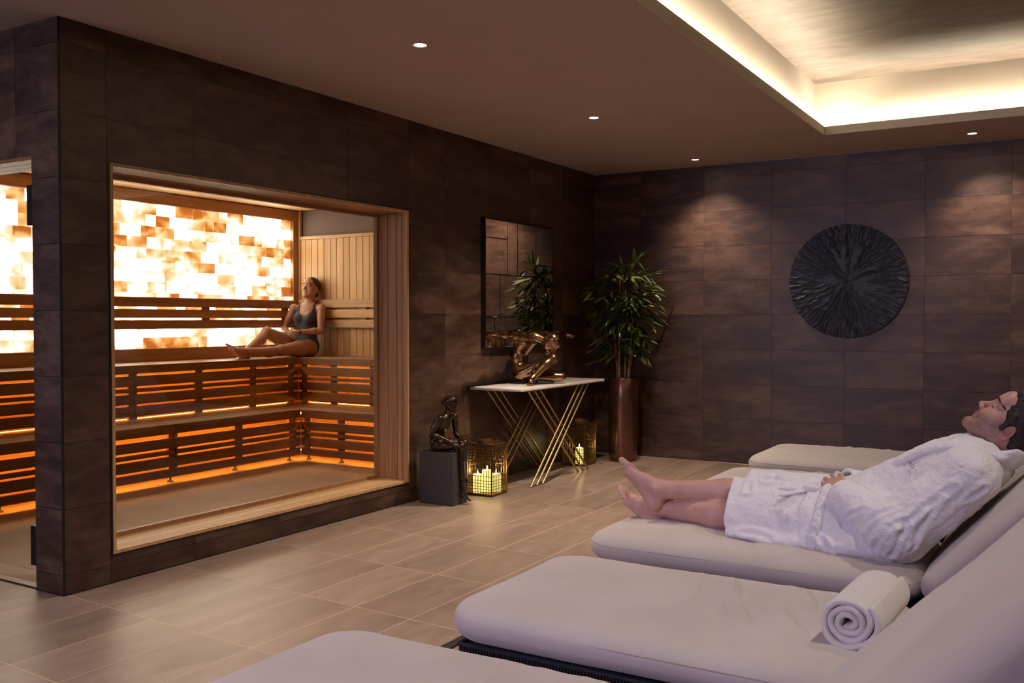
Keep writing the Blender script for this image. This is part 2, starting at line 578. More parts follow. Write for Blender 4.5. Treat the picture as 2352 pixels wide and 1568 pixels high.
# ceiling with the light cove
HX0, HX1, HY0, HY1, HR = -1.616, 2.1, -.9, 7.126, 3.0
mb = MB()
for r in rect_minus((-7.3, YR - .1, XE + .1, YB + .1), (HX0 - .008, HY0 - .008, HX1 + .008, HY1 + .008)):
    mb.box((r[0], r[1], H), (r[2], r[3], H + .035))
ce = struct('ceiling', mb.mesh('ceiling'), 'ceiling_paint')
mb = MB(); B = .09
mb.box((HX0 - B, HY0 - B, HR), (HX1 + B, HY1 + B, HR + .05))
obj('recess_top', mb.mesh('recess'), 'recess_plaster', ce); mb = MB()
mb.box((HX0 - B - .05, HY0 - B, H + .035), (HX0 - B, HY1 + B, HR)); mb.box((HX1 + B, HY0 - B, H + .035), (HX1 + B + .05, HY1 + B, HR))
mb.box((HX0 - B, HY1 + B, H + .035), (HX1 + B, HY1 + B + .05, HR)); mb.box((HX0 - B, HY0 - B - .05, H + .035), (HX1 + B, HY0 - B, HR))
obj('recess', mb.mesh('recess'), 'recess_wall_lit', ce)
mb = MB(); L = .008
mb.box((HX0 - L, HY0 - L, H - .0005), (HX0, HY1 + L, H + .06)); mb.box((HX1, HY0 - L, H - .0005), (HX1 + L, HY1 + L, H + .06))
mb.box((HX0, HY1, H - .0005), (HX1, HY1 + L, H + .06)); mb.box((HX0, HY0 - L, H - .0005), (HX1, HY0, H + .06))
obj('lip', mb.mesh('lip'), 'lip_paint', ce)
mb = MB(); z0 = H + .036
mb.box((HX0 - .05, HY0, z0), (HX0 - .035, HY1, z0 + .008)); mb.box((HX1 + .035, HY0, z0), (HX1 + .05, HY1, z0 + .008))
mb.box((HX0, HY1 + .035, z0), (HX1, HY1 + .05, z0 + .008)); mb.box((HX0, HY0 - .05, z0), (HX1, HY0 - .035, z0 + .008))
obj('light_strip', mb.mesh('light_strip'), 'cove_led', ce)

# ---------------------------------------------------------------- sauna interior shell
SXB, SYE, SZC = -6.95, 7.19, 2.36
mb = MB(); mb.box((SXB - .1, YS + .2, -.05), (XW - .19, SYE + .1, .001))
o = struct('floor_sauna', mb.mesh('floor'), 'sauna_floor')
wf = struct('wall_sauna_front', None, None, (XW - .20, 0, 0))
mb = MB()
for r in rect_minus((YS + .2, 0, SYE, SZC), (WY0 + .01, WZ0, WY1 - .01, WZ1)):
    mb.box((-.012, r[0], r[1]), (0, r[2], r[3]))
obj('panel', mb.mesh('panel'), 'wood_z', wf)
mb = MB(); mb.box((SXB - .08, YS + .2, 0), (SXB, SYE + .1, SZC + .1)); struct('wall_sauna_back', mb.mesh('wall'), 'wood_y')
# end wall: lower lining, vertical boards, cap, transom niche above
we = struct('wall_sauna_end', None, None, (0, SYE, 0))
mb = MB(); mb.box((SXB, .02, 0), (XW - .2, .06, 2.08)); obj('backing', mb.mesh('backing'), 'bench_z', we)
x = -6.875
while x < -4.15:
    board('slat', (x + .0015, 0, .42), (x + .0825, .02, 2.062), 'wood_z', we, .003)
    x += .0842
board('cap', (-6.875, -.012, 2.062), (-4.12, .03, 2.096), 'wood_x', we)
board('corner_post', (-6.885, -.012, .88), (-6.855, .02, SZC), 'wood_z', we)
mb = MB(); mb.box((SXB, .5, 2.0), (XW - .2, .52, SZC + .3)); mb.box((SXB, .06, 2.0), (XW - .2, .5, 2.02)); mb.box((SXB, .06, SZC + .1), (XW - .2, .5, SZC + .12)); mb.box((-6.2, .44, 2.02), (-6.17, .5, SZC))
obj('transom_niche', mb.mesh('niche'), 'niche_paint', we)
mb = MB(); mb.box((-6.86, .03, 2.09), (XW - .2, .036, SZC)); obj('transom_panel', mb.mesh('panel'), 'niche_paint', we)
# plank ceiling
cs = struct('ceiling_sauna', None, None, (0, 0, SZC))
mb = MB(); mb.box((SXB, YS + .2, .016), (XW - .2, SYE + .02, .03)); obj('backing', mb.mesh('backing'), 'bench_y', cs)
x = SXB + .03
while x < XW - .3:
    board('plank', (x + .001, YS + .2, 0), (x + .0888, SYE, .015), 'wood_y', cs, .002)
    x += .09

# sauna window: lining boards, outer trim, glass
w1 = struct('window_1', None, None, (XW, 0, 0))
dep = .245
edges = [0.004, -.042, -.085, -.165, -dep]          # board joints across the reveal
for k in range(4):
    a, b = edges[k] - .0020, edges[k + 1] + .0020
    board('jamb_board', (a, WY1 - .014, WZ0 + .014), (b, WY1 - .001, WZ1 - .014), 'jamb_z', w1, .0015)
    board('jamb_board', (a, WY0 + .001, WZ0 + .014), (b, WY0 + .014, WZ1 - .014), 'jamb_z', w1, .0015)
    board('head_board', (a, WY0 + .001, WZ1 - .014), (b, WY1 - .001, WZ1 - .001), 'bench_y', w1, .0015)
    board('sill_board', (a, WY0 + .001, WZ0 + .001), (b, WY1 - .001, WZ0 + .014), 'wood_y', w1, .0015)
def frame_mb(x0, x1, y0, y1, z0, z1, t):
    mb = MB()
    mb.box((x0, y0, z0), (x1, y0 + t, z1)); mb.box((x0, y1 - t, z0), (x1, y1, z1))
    mb.box((x0, y0 + t, z0), (x1, y1 - t, z0 + t)); mb.box((x0, y0 + t, z1 - t), (x1, y1 - t, z1))
    return mb.mesh('frame')
obj('outer_trim', frame_mb(-.02, .007, WY0 + .0, WY1 - .0, WZ0 + .0, WZ1 - .0, .016), 'wood_z', w1)
obj('black_edge', frame_mb(-.012, .003, WY0 - .008, WY1 + .008, WZ0 - .008, WZ1 + .008, .0079), 'black_frame', w1)  # thin black metal edge around the window
obj('glazing_bead', frame_mb(-dep - .026, -dep + .004, WY0 + .002, WY1 - .002, WZ0 + .002, WZ1 - .002, .034), 'bench_z', w1)
mb = MB(); mb.box((-dep - .014, WY0 + .01, WZ0 + .01), (-dep - .006, WY1 - .01, WZ1 - .01)); obj('pane', mb.mesh('pane'), 'window_glass', w1)

# glass sauna door
d1 = struct('door_1', None, None, (DX1, YS, 0))
W_ = DX0 - DX1
for k, (a, b) in enumerate(((.0, .07), (.07, .14), (.14, .2))):
    board('head_board', (W_ + .02, a + .001, DZ - .016), (-.002, b - .0004, DZ + .004), 'front_x', d1, .0015)
    board('jamb_board', (W_ + .002, a + .001, .0), (W_ + .016, b - .001, DZ - .018), 'jamb_z', d1, .0015)
mb = MB(); mb.box((W_ + .02, .012, .012), (-.008, .022, DZ - .010)); obj('door_leaf', mb.mesh('pane'), 'window_glass', d1)
for z in (1.775, .20):
    board('hinge', (-.046, .002, z - .092), (-.004, .034, z + .092), 'black_metal', d1, .003)
board('threshold', (W_, .004, 0), (0, .05, .008), 'drain_steel', d1, .002)
lh = MB(); lh.tube([(W_ + .1, -.04, .9), (W_ + .1, -.04, 1.3)], .012); lh.tube([(W_ + .1, -.04, .95), (W_ + .1, .014, .95)], .008); lh.tube([(W_ + .1, -.04, 1.25), (W_ + .1, .014, 1.25)], .008)
obj('handle', lh.mesh('handle', True), 'black_metal', d1)

# ---------------------------------------------------------------- glowing salt-brick panel
sp = empty('salt_brick_panel', (SXB, 5.2, 0), 'large backlit wall panel of glowing orange and white salt bricks behind the sauna bench', 'salt panel')
off = (SXB, 5.2, 0)
rowh = .0966
rnd = random.Random(5)
for k in range(13):
    z = .996 + rowh * k
    y = 7.118
    y -= rnd.choice((.06, .1, .14, .0))
    first = True
    y1 = 7.118
    while y1 > 3.55:
        L_ = (7.118 - y) if first else rnd.choice((.2, .2, .2, .1, .15))
        first = False
        if L_ < .03:
            continue
        board('salt_brick', (SXB + .0, y1 - L_ + .0008, z + .0008), (SXB + .03 + rnd.choice((0, .001, .002)), y1 - .0008, z + rowh - .0008), 'salt_brick', sp, .002, off)
        y1 -= L_
mb = MB(); mb.box((-.004, 3.3 - 5.2, .95), (.014, 7.13 - 5.2, 2.28)); obj('mortar_bed', mb.mesh('bed'), 'salt_mortar', sp)
fx = (SXB, SXB + .07)
board('frame_rail', (fx[0], 3.3, 2.25), (fx[1], 7.185, 2.355), 'bench_y', sp, .003, off)
board('frame_rail', (fx[0], 3.3, .86), (fx[1], 7.185, .997), 'bench_y', sp, .003, off)
board('frame_stile', (fx[0], 7.112, .998), (fx[1], 7.186, 2.249), 'bench_z', sp, .003, off)
board('frame_stile', (fx[0], 3.45, .998), (fx[1], 3.56, 2.249), 'bench_z', sp, .003, off)

# ---------------------------------------------------------------- benches and backrests
def backrest_long():
    t = empty('bench_backrest', (SXB + .09, 5.0, 1.16), 'three-board wooden backrest across the glowing salt panel', 'backrest')
    of = (SXB + .09, 5.0, 1.16)
    for (a, b) in ((1.358, 1.441), (1.262, 1.337), (1.166, 1.243)):
        board('rail', (-6.868, 2.80, a), (-6.84, 7.14, b), 'bench_y', t, .004, of)
    for y in (4.5, 5.967, 6.975, 3.4):
        board('spacer', (-6.88, y - .045, 1.17), (-6.866, y + .045, 1.438), 'bench_z', t, .002, of)
backrest_long()
t = empty('bench_backrest', (-5.5, 7.15, 1.16), 'short three-board wooden backrest on the vertical-board end wall behind the woman', 'backrest')
of = (-5.5, 7.15, 1.16)
for (a, b) in ((1.364, 1.447), (1.264, 1.346), (1.166, 1.246)):
    board('rail', (-6.838, 7.135, a), (-4.15, 7.163, b), 'wood_x', t, .004, of)
for x in (-6.6, -6.02, -5.4, -4.6):
    board('spacer', (x - .05, 7.161, 1.17), (x + .05, 7.19, 1.44), 'bench_z', t, .002, of)

UP = [(.884, .817), (.799, .716), (.699, .668), (.651, .574), (.557, .476)]
LO = [(.449, .376), (.345, .270), (.252, .219), (.202, .126), (.108, .046)]
GX, GY = -5.92, 6.20            # front faces of the lower tier
UX, UY = -6.42, 6.70            # front faces of the upper tier
t = empty('sauna_bench', (-6.4, 4.8, 0), 'two-tier slatted corner sauna bench with orange light in its gaps', 'bench')
def bench(axis, t):
    """axis 1: along the salt panel; axis 0: along the end wall"""
    of = (-6.4, 4.8, 0)
    if axis == 1:
        mt = 'bench_y'
        lo0, lo1, up0, up1 = 2.80, GY, 2.80, UY
        cuts_u, cuts_l = [2.8, 4.86, 6.137, UY], [2.8, 4.84, GY]
        P = lambda a, b, d0, d1, z0, z1, f: ((f - d1, a, z0), (f - d0, b, z1))
        FU, FL, BACK = UX, GX, SXB + .07
        sgn = lambda f, d: f - d
    else:
        mt = 'bench_x'
        cuts_u, cuts_l = [UX, -5.52, -4.16], [GX, -5.0, -4.16]
        P = lambda a, b, d0, d1, z0, z1, f: ((a, f + d0, z0), (b, f + d1, z1))
        FU, FL, BACK = UY, GY, SYE
    g = .001
    for cuts, rows, f in ((cuts_u, UP, FU), (cuts_l, LO, FL)):
        for k, (z1, z0) in enumerate(rows):
            for a, b in zip(cuts[:-1], cuts[1:]):
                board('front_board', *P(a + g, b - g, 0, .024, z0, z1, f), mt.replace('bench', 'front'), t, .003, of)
    # seat planks
    for f, z, dd in ((FU, .884, abs(BACK - FU)), (FL, .449, .56)):
        n = 5; wdt = (dd - .026) / n
        for k in range(n):
            a0 = (2.80 if axis == 1 else (UX if f == FU else GX)) - 0
            ext = (k + 1) * wdt + .02
            if axis == 1:
                b0 = (UY if f == FU else GY) + ext - .002
                b0 = min(b0, SYE - .002)
                a_, b_ = 2.80, b0
            else:
                a_, b_ = (UX if f == FU else GX) - (k * wdt + .024) + .002, -4.16
            board('seat_plank', *P(a_, b_, .026 + k * wdt + .002, .026 + (k + 1) * wdt - .002, z - .026, z - .001, f), mt, t, .003, of)
    # battens behind the gaps
    bz = 'bench_z'
    for c in ([3.5, 4.15, 4.863, 5.52, 6.136, 6.62] if axis == 1 else [-6.37, -6.0, -5.53, -5.0, -4.4]):
        board('batten', *P(c - .04, c + .04, .024, .05, .4495, .86, FU), bz, t, .002, of)
    for c in ([3.4, 4.1, 4.84, 5.50, 6.12] if axis == 1 else [-5.87, -5.47, -4.95, -4.4]):
        board('batten', *P(c - .042, c + .042, .024, .05, .05, .42, FL), bz, t, .002, of)
    # adjustable feet
    for c in ([3.5, 4.84, 5.49, 6.12] if axis == 1 else [-5.885, -5.5, -4.7]):
        mb = MB(); mb.tube([(0, 0, .012), (0, 0, .075)], .007, 8); mb.lathe([(.024, .0), (.024, .006), (.012, .016)], 12)
        q = np.array(P(c, c, .06, .06, 0, 0, FL)[0]) - V(*of)
        obj('foot', mb.mesh('foot'), 'black_metal', t, tuple(q))
    FXU, FYU = UX + .03, UY - .03
    # LED strips hidden behind the lowest front boards, and an added panel that brightens the gaps
    ln = (2.9, GY + .1) if axis == 1 else (GX - .1, -4.2)
    mb = MB()
    for f, z, hh in ((FU, .4495, .003), (FU, .838, .02), (FL, .075, .007), (FL, .402, .014)):
        if f == FU: a, b = P(2.9 if axis == 1 else FXU, FYU if axis == 1 else -4.2, .085, .097, z, z + hh, f)
        else: a, b = P(ln[0], ln[1], .055, .067, z, z + hh, f)
        mb.box(tuple(np.minimum(a, b) - V(*of)), tuple(np.maximum(a, b) - V(*of)))
    obj('light_strip', mb.mesh('strip'), 'bench_led', t)
    board('reflector_panel', *P(2.8 if axis == 1 else GX - .45, GY + .45 if axis == 1 else -4.16, .50, .512, 0, .42, FL), 'wood_y' if axis == 1 else 'wood_x', t, 0, of)
bench(1, t)
bench(0, t)
# ---------------------------------------------------------------- numpy noise, signed distance fields
def _h(ix, iy, iz, seed):
    n = (ix.astype(np.int64) * 374761393 + iy.astype(np.int64) * 668265263 + iz.astype(np.int64) * 2147483647 + seed * 1274126177) & 0xffffffff
    n = ((n ^ (n >> 13)) * 1274126177) & 0xffffffff
    return ((n ^ (n >> 16)) & 0xffff) / 65535.0
def vnoise(p, seed=0):
    p = np.asarray(p, float)
    i = np.floor(p).astype(np.int64); f = p - i
    u = f * f * (3 - 2 * f)
    r = 0
    for dx in (0, 1):
        for dy in (0, 1):
            for dz in (0, 1):
                wgt = (u[:, 0] if dx else 1 - u[:, 0]) * (u[:, 1] if dy else 1 - u[:, 1]) * (u[:, 2] if dz else 1 - u[:, 2])
                r = r + wgt * _h(i[:, 0] + dx, i[:, 1] + dy, i[:, 2] + dz, seed)
    return r * 2 - 1

def nrm(a):
    a = np.asarray(a, float)
    return a / (np.linalg.norm(a) + 1e-12)

class SDF:
    def __init__(s, lo, hi, h):
        s.h = h; s.o = np.array(lo, float)
        s.n = np.ceil((np.array(hi, float) - s.o) / h).astype(int) + 1
        s.D = np.full(s.n, .4, np.float32)
    def _box(s, lo, hi, pad):
        a = np.maximum(np.floor((np.array(lo) - pad - s.o) / s.h).astype(int), 0)
        b = np.minimum(np.ceil((np.array(hi) + pad - s.o) / s.h).astype(int) + 1, s.n)
        if np.any(b <= a): return None, None
        sl = tuple(slice(i, j) for i, j in zip(a, b))
        g = [(s.o[k] + s.h * np.arange(a[k], b[k])).astype(np.float32) for k in range(3)]
        return sl, (g[0][:, None, None], g[1][None, :, None], g[2][None, None, :])
    def _put(s, sl, d, k, op):
        D = s.D[sl]
        if op == '+':
            if k <= 0: s.D[sl] = np.minimum(D, d)
            else:
                hh = np.clip(.5 + .5 * (D - d) / k, 0, 1)
                s.D[sl] = D + (d - D) * hh - k * hh * (1 - hh)
        else:
            d = -d
            if k <= 0: s.D[sl] = np.maximum(D, d)
            else:
                hh = np.clip(.5 - .5 * (D - d) / k, 0, 1)
                s.D[sl] = D + (d - D) * hh + k * hh * (1 - hh)
    def cone(s, a, b, ra, rb, k=.02, op='+'):
        a = np.array(a, float); b = np.array(b, float); r = max(ra, rb)
        sl, g = s._box(np.minimum(a, b) - r, np.maximum(a, b) + r, k + 3 * s.h)
        if sl is None: return
        d = b - a; L2 = d @ d + 1e-12
        px, py, pz = g[0] - a[0], g[1] - a[1], g[2] - a[2]
        t = np.clip((px * d[0] + py * d[1] + pz * d[2]) / L2, 0, 1)
        dist = np.sqrt((px - t * d[0]) ** 2 + (py - t * d[1]) ** 2 + (pz - t * d[2]) ** 2) - (ra + (rb - ra) * t)
        s._put(sl, dist, k, op)
    def ball(s, c, r, k=.02, op='+'): s.cone(c, np.array(c) + 1e-5, r, r, k, op)
    def ell(s, c, r, axes=None, k=.02, op='+'):
        c = np.array(c, float); r = np.array(r, float)
        A = np.eye(3) if axes is None else np.array([nrm(x) for x in axes])
        ext = np.sqrt(((A * r[:, None]) ** 2).sum(0))
        sl, g = s._box(c - ext, c + ext, k + 3 * s.h)
        if sl is None: return
        p = (g[0] - c[0], g[1] - c[1], g[2] - c[2])
        q = [(p[0] * A[i, 0] + p[1] * A[i, 1] + p[2] * A[i, 2]) for i in range(3)]
        k0 = np.sqrt(sum((q[i] / r[i]) ** 2 for i in range(3)))
        k1 = np.sqrt(sum((q[i] / r[i] ** 2) ** 2 for i in range(3))) + 1e-9
        s._put(sl, k0 * (k0 - 1) / k1, k, op)
    def rbox(s, c, half, rad, axes=None, k=.02, op='+'):
        c = np.array(c, float); half = np.array(half, float)
        A = np.eye(3) if axes is None else np.array([nrm(x) for x in axes])
        ext = np.sqrt(((A * half[:, None]) ** 2).sum(0)) + rad
        sl, g = s._box(c - ext, c + ext, k + 3 * s.h)
        if sl is None: return
        p = (g[0] - c[0], g[1] - c[1], g[2] - c[2])
        q = [np.abs(p[0] * A[i, 0] + p[1] * A[i, 1] + p[2] * A[i, 2]) - (half[i] - rad) for i in range(3)]
        out = np.sqrt(sum(np.maximum(x, 0) ** 2 for x in q))
        s._put(sl, out + np.minimum(np.maximum(np.maximum(q[0], q[1]), q[2]), 0) - rad, k, op)
    def clip(s, p, n, k=0.):
        """removes the half space on the +n side of p"""
        n = nrm(n)
        g = [(s.o[i] + s.h * np.arange(s.n[i])).astype(np.float32) for i in range(3)]
        d = (g[0][:, None, None] - p[0]) * n[0] + (g[1][None, :, None] - p[1]) * n[1] + (g[2][None, None, :] - p[2]) * n[2]
        s._put((slice(None),) * 3, -d, k, '-')
    def mesh_data(s):
        D = s.D; h = s.h
        D = D.copy(); D[0], D[-1] = .1, .1; D[:, 0], D[:, -1] = .1, .1; D[:, :, 0], D[:, :, -1] = .1, .1
        I = D < 0
        c = np.zeros(np.array(D.shape) - 1, np.uint8)
        for dx in (0, 1):
            for dy in (0, 1):
                for dz in (0, 1):
                    c += I[dx:dx + c.shape[0], dy:dy + c.shape[1], dz:dz + c.shape[2]]
        cells = np.argwhere((c > 0) & (c < 8))
        idx = np.full(c.shape, -1, np.int32)
        idx[tuple(cells.T)] = np.arange(len(cells))
        corner = np.array([(x, y, z) for x in (0, 1) for y in (0, 1) for z in (0, 1)])
        v = np.stack([D[tuple((cells + q).T)] for q in corner], 1)
        pos = np.zeros((len(cells), 3)); cnt = np.zeros(len(cells))
        for i in range(8):
            for j in range(i + 1, 8):
                if abs(corner[i] - corner[j]).sum() != 1: continue
                m = (v[:, i] < 0) != (v[:, j] < 0)
                t = v[m, i] / (v[m, i] - v[m, j])
                pos[m] += corner[i] + t[:, None] * (corner[j] - corner[i]); cnt[m] += 1
        P = s.o + h * (cells + pos / cnt[:, None])
        Q = []
        for ax in range(3):
            a = [slice(None)] * 3; b = [slice(None)] * 3
            a[ax] = slice(0, -1); b[ax] = slice(1, None)
            I0, I1 = I[tuple(a)], I[tuple(b)]
            e = np.argwhere(I0 != I1)
            u, w_ = (ax + 1) % 3, (ax + 2) % 3
            e = e[(e[:, u] > 0) & (e[:, w_] > 0) & (e[:, u] < D.shape[u] - 1) & (e[:, w_] < D.shape[w_] - 1)]
            du = np.zeros(3, int); du[u] = 1
            dw = np.zeros(3, int); dw[w_] = 1
            q = np.stack([idx[tuple((e - du - dw).T)], idx[tuple((e - dw).T)], idx[tuple(e.T)], idx[tuple((e - du).T)]], 1)
            fl_ = ~I0[tuple(e.T)]
            q[fl_] = q[fl_][:, ::-1]
            Q.append(q)
        Q = np.concatenate(Q)
        Q = Q[(Q >= 0).all(1)]
        return P, Q

def relax(P, Q, n=2, lam=.5):
    for _ in range(n):
        acc = np.zeros_like(P); cnt = np.zeros(len(P))
        for i in range(4):
            a, b = Q[:, i], Q[:, (i + 1) % 4]
            for c in range(3):
                acc[:, c] += np.bincount(a, P[b, c], len(P)) + np.bincount(b, P[a, c], len(P))
            cnt += np.bincount(a, minlength=len(P)) + np.bincount(b, minlength=len(P))
        P = P + lam * (acc / np.maximum(cnt, 1)[:, None] - P)
    return P

def normals(P, Q):
    n = np.cross(P[Q[:, 2]] - P[Q[:, 0]], P[Q[:, 3]] - P[Q[:, 1]])
    N = np.zeros_like(P)
    for i in range(4):
        for c in range(3): N[:, c] += np.bincount(Q[:, i], n[:, c], len(P))
    return N / (np.linalg.norm(N, axis=1)[:, None] + 1e-12)

def segdist(P, a, b):
    a = np.array(a, float); d = np.array(b, float) - a
    t = np.clip((P - a) @ d / (d @ d + 1e-12), 0, 1)
    return np.linalg.norm(P - a - t[:, None] * d, axis=1)

# ---------------------------------------------------------------- fittings and furniture
def downlight(x, y, label, target, power, z=H):
    t = empty('recessed_downlight', (x, y, z), label, 'ceiling light', 'recessed ceiling downlights')
    sz_ = 104
    mb = MB(); mb.lathe([(.042, .0), (.042, -.003), (.034, -.004), (.029, -.001), (.028, .02)], 28, captop=False, capbot=False)
    obj('trim_ring', smooth_flat(mb.mesh('ring')), 'ceiling_paint', t)
    mb = MB(); mb.lathe([(.0285, -.0006), (.016, -.0012), (.0005, -.0014)], 24, capbot=False)
    obj('lens', mb.mesh('lens', True), 'lamp_lens', t)
    spot('lamp', (x, y, z - .012), target, power, WARM, sz_, 1., .03, t)
downlight(-2.795, 3.771, 'recessed ceiling downlight above the open floor before the sauna window, largest of four', (-2.85, 3.8, 0), LP['down'])
downlight(-2.80, 5.72, 'recessed ceiling downlight out from the mirror, second of the line towards the back wall', (-3.05, 5.95, 0), LP['down'] * 1.55)
downlight(-2.796, 7.654, 'recessed ceiling downlight close to the back wall above and right of the bamboo', (-2.66, 7.80, 1.2), LP['down_wall'])
downlight(-.681, 7.619, 'recessed ceiling downlight between the bright cove corner and the back wall', (-.45, 7.82, 1.2), LP['down_wall'])

# carved round wall panel
def wall_disc():
    R_ = .462; nr, na = 52, 480
    rg = np.random.RandomState(4)
    vs = []; th = np.linspace(0, 2 * np.pi, na, endpoint=False)
    a0 = np.cumsum(rg.uniform(.6, 1.5, 76)); a0 = a0 / a0[-1] * 2 * np.pi
    ph = rg.uniform(0, 6.3, 76); ln = rg.uniform(.0, .8, 76); am = rg.uniform(.6, 1.3, 76)
    H_ = np.zeros((nr, na))
    rr = np.linspace(.004, 1, nr)
    for i, r in enumerate(rr):
        wob = .034 * np.sin(r * 17 + ph) * r ** .6 + .012 * np.sin(r * 36 + 2 * ph)
        ctr = a0 + wob / max(r, .2) * .62
        d = (th[:, None] - ctr[None, :] + np.pi) % (2 * np.pi) - np.pi
        wd = .012 + .006 * r
        st = np.clip((r - ln * .75) / .12, 0, 1) * am
        edge = d * max(r, .05) / wd
        H_[i] = (st[None, :] * np.where(edge > 0, np.exp(-(edge / 1.9) ** 2), np.exp(-(edge / .55) ** 2))).max(1) * .0085
    H_ += .0012 * vnoise(np.stack([np.repeat(rr, na) * 30, np.tile(np.cos(th) * 18, nr), np.tile(np.sin(th) * 18, nr)], 1), 3).reshape(nr, na)
    prof = .030 - .010 * rr ** 2
    for i, r in enumerate(rr):
        for j in range(na):
            vs.append((R_ * r * math.cos(th[j]), -(prof[i] + H_[i, j]), R_ * r * math.sin(th[j])))
    for j in range(na): vs.append((R_ * math.cos(th[j]), 0, R_ * math.sin(th[j])))
    fs = []
    for i in range(nr):
        for j in range(na):
            k = (j + 1) % na
            fs.append((i * na + j, i * na + k, (i + 1) * na + k, (i + 1) * na + j))
    fs.append(tuple(range(na))[::-1])
    me = mesh('disc', vs, fs); smooth_flat(me, 50)
    obj('wall_disc', me, 'disc', None, (-1.618, YB - .012, 1.558), label='large round dark carved wall disc with rippling ridges radiating from its centre', category='wall art')
wall_disc()

# mirror of rectangular panes
mt_ = empty('wall_mirror', (XW, 6.045, 1.03), 'rectangular wall mirror of many fitted panes in a thin black frame above the console table', 'mirror')
mw, mh = 1.067, .99
mb = MB(); mb.box((.001, .0, .0), (.034, mw, mh)); obj('backing', mb.mesh('backing'), 'black_frame', mt_)
mb = MB()
for (a, b) in (((.001, -.006, -.006), (.042, 0, mh + .006)), ((.001, mw, -.006), (.042, mw + .006, mh + .006)), ((.001, 0, -.006), (.042, mw, 0)), ((.001, 0, mh), (.042, mw, mh + .006))): mb.box(a, b)
obj('frame', mb.mesh('frame'), 'black_frame', mt_)
for (u0, v0, u1, v1) in ((0, 0, .30, .145), (0, .145, .30, .427), (.30, 0, .446, .427), (.446, 0, .727, .427), (.727, 0, 1, .326), (.727, .326, 1, .76),
                         (0, .427, .197, .76), (.197, .427, .727, .76), (0, .76, .123, 1), (.123, .76, .571, 1), (.571, .76, 1, 1)):
    y0, y1 = u0 * mw + .001, u1 * mw - .001; z1, z0 = (1 - v0) * mh - .001, (1 - v1) * mh + .001
    b = .004
    vs = [(.034, y0, z0), (.034, y1, z0), (.034, y1, z1), (.034, y0, z1), (.038, y0, z0), (.038, y1, z0), (.038, y1, z1), (.038, y0, z1),
          (.040, y0 + b, z0 + b), (.040, y1 - b, z0 + b), (.040, y1 - b, z1 - b), (.040, y0 + b, z1 - b)]
    fs = [(0, 1, 5, 4), (1, 2, 6, 5), (2, 3, 7, 6), (3, 0, 4, 7), (4, 5, 9, 8), (5, 6, 10, 9), (6, 7, 11, 10), (7, 4, 8, 11), (8, 9, 10, 11)]
    obj('pane', mesh('pane', vs, fs), 'mirror', mt_)

# console table
ct = empty('console_table', (-3.68, 6.57, 0), 'console table with white marble top and crossed thin brass rod legs against the left wall', 'table')
bm = bmesh.new(); bmesh.ops.create_cube(bm, size=1); bmesh.ops.scale(bm, vec=(.45, 1.40, .022), verts=bm.verts)
bmesh.ops.bevel(bm, geom=[e for e in bm.edges if abs(e.verts[0].co.z - e.verts[1].co.z) > .01], offset=.012, segments=3, affect='EDGES', profile=.5)
bmesh.ops.bevel(bm, geom=[e for e in bm.edges if abs(e.verts[0].co.z - e.verts[1].co.z) < .001], offset=.004, segments=2, affect='EDGES', profile=.5)
me = bpy.data.meshes.new('top'); bm.to_mesh(me); bm.free(); smooth_flat(me, 40)
obj('top', me, 'marble', ct, (.005, 0, .734))
mb = MB(); mb.box((-.2, -.56, .712), (.2, .50, .722)); obj('underframe', mb.mesh('underframe'), 'brass_dark', ct)
for fx_ in (.205, -.165):
    for dx, (ta, ba) in ((0, (.25, -.52)), (0, (.34, -.43)), (0, (.43, -.34))):
        mb = MB(); mb.tube([(fx_, ba, .002), (fx_, ta, .718)], .0085, 10); obj('leg', smooth_flat(mb.mesh('leg')), 'brass', ct)
        mb = MB(); mb.tube([(fx_ - .018, -.53 + (ta - .25), .718), (fx_ - .018, .29 + (ta - .25), .002)], .0085, 10); obj('leg', smooth_flat(mb.mesh('leg')), 'brass', ct)

# plinth for the seated figure
obj('plinth', bevbox(.28, .17, .355, .003), 'plinth_stone', None, (-3.709, 5.254, .1775), label='square dark grey stone block under the seated bronze figure', category='plinth')

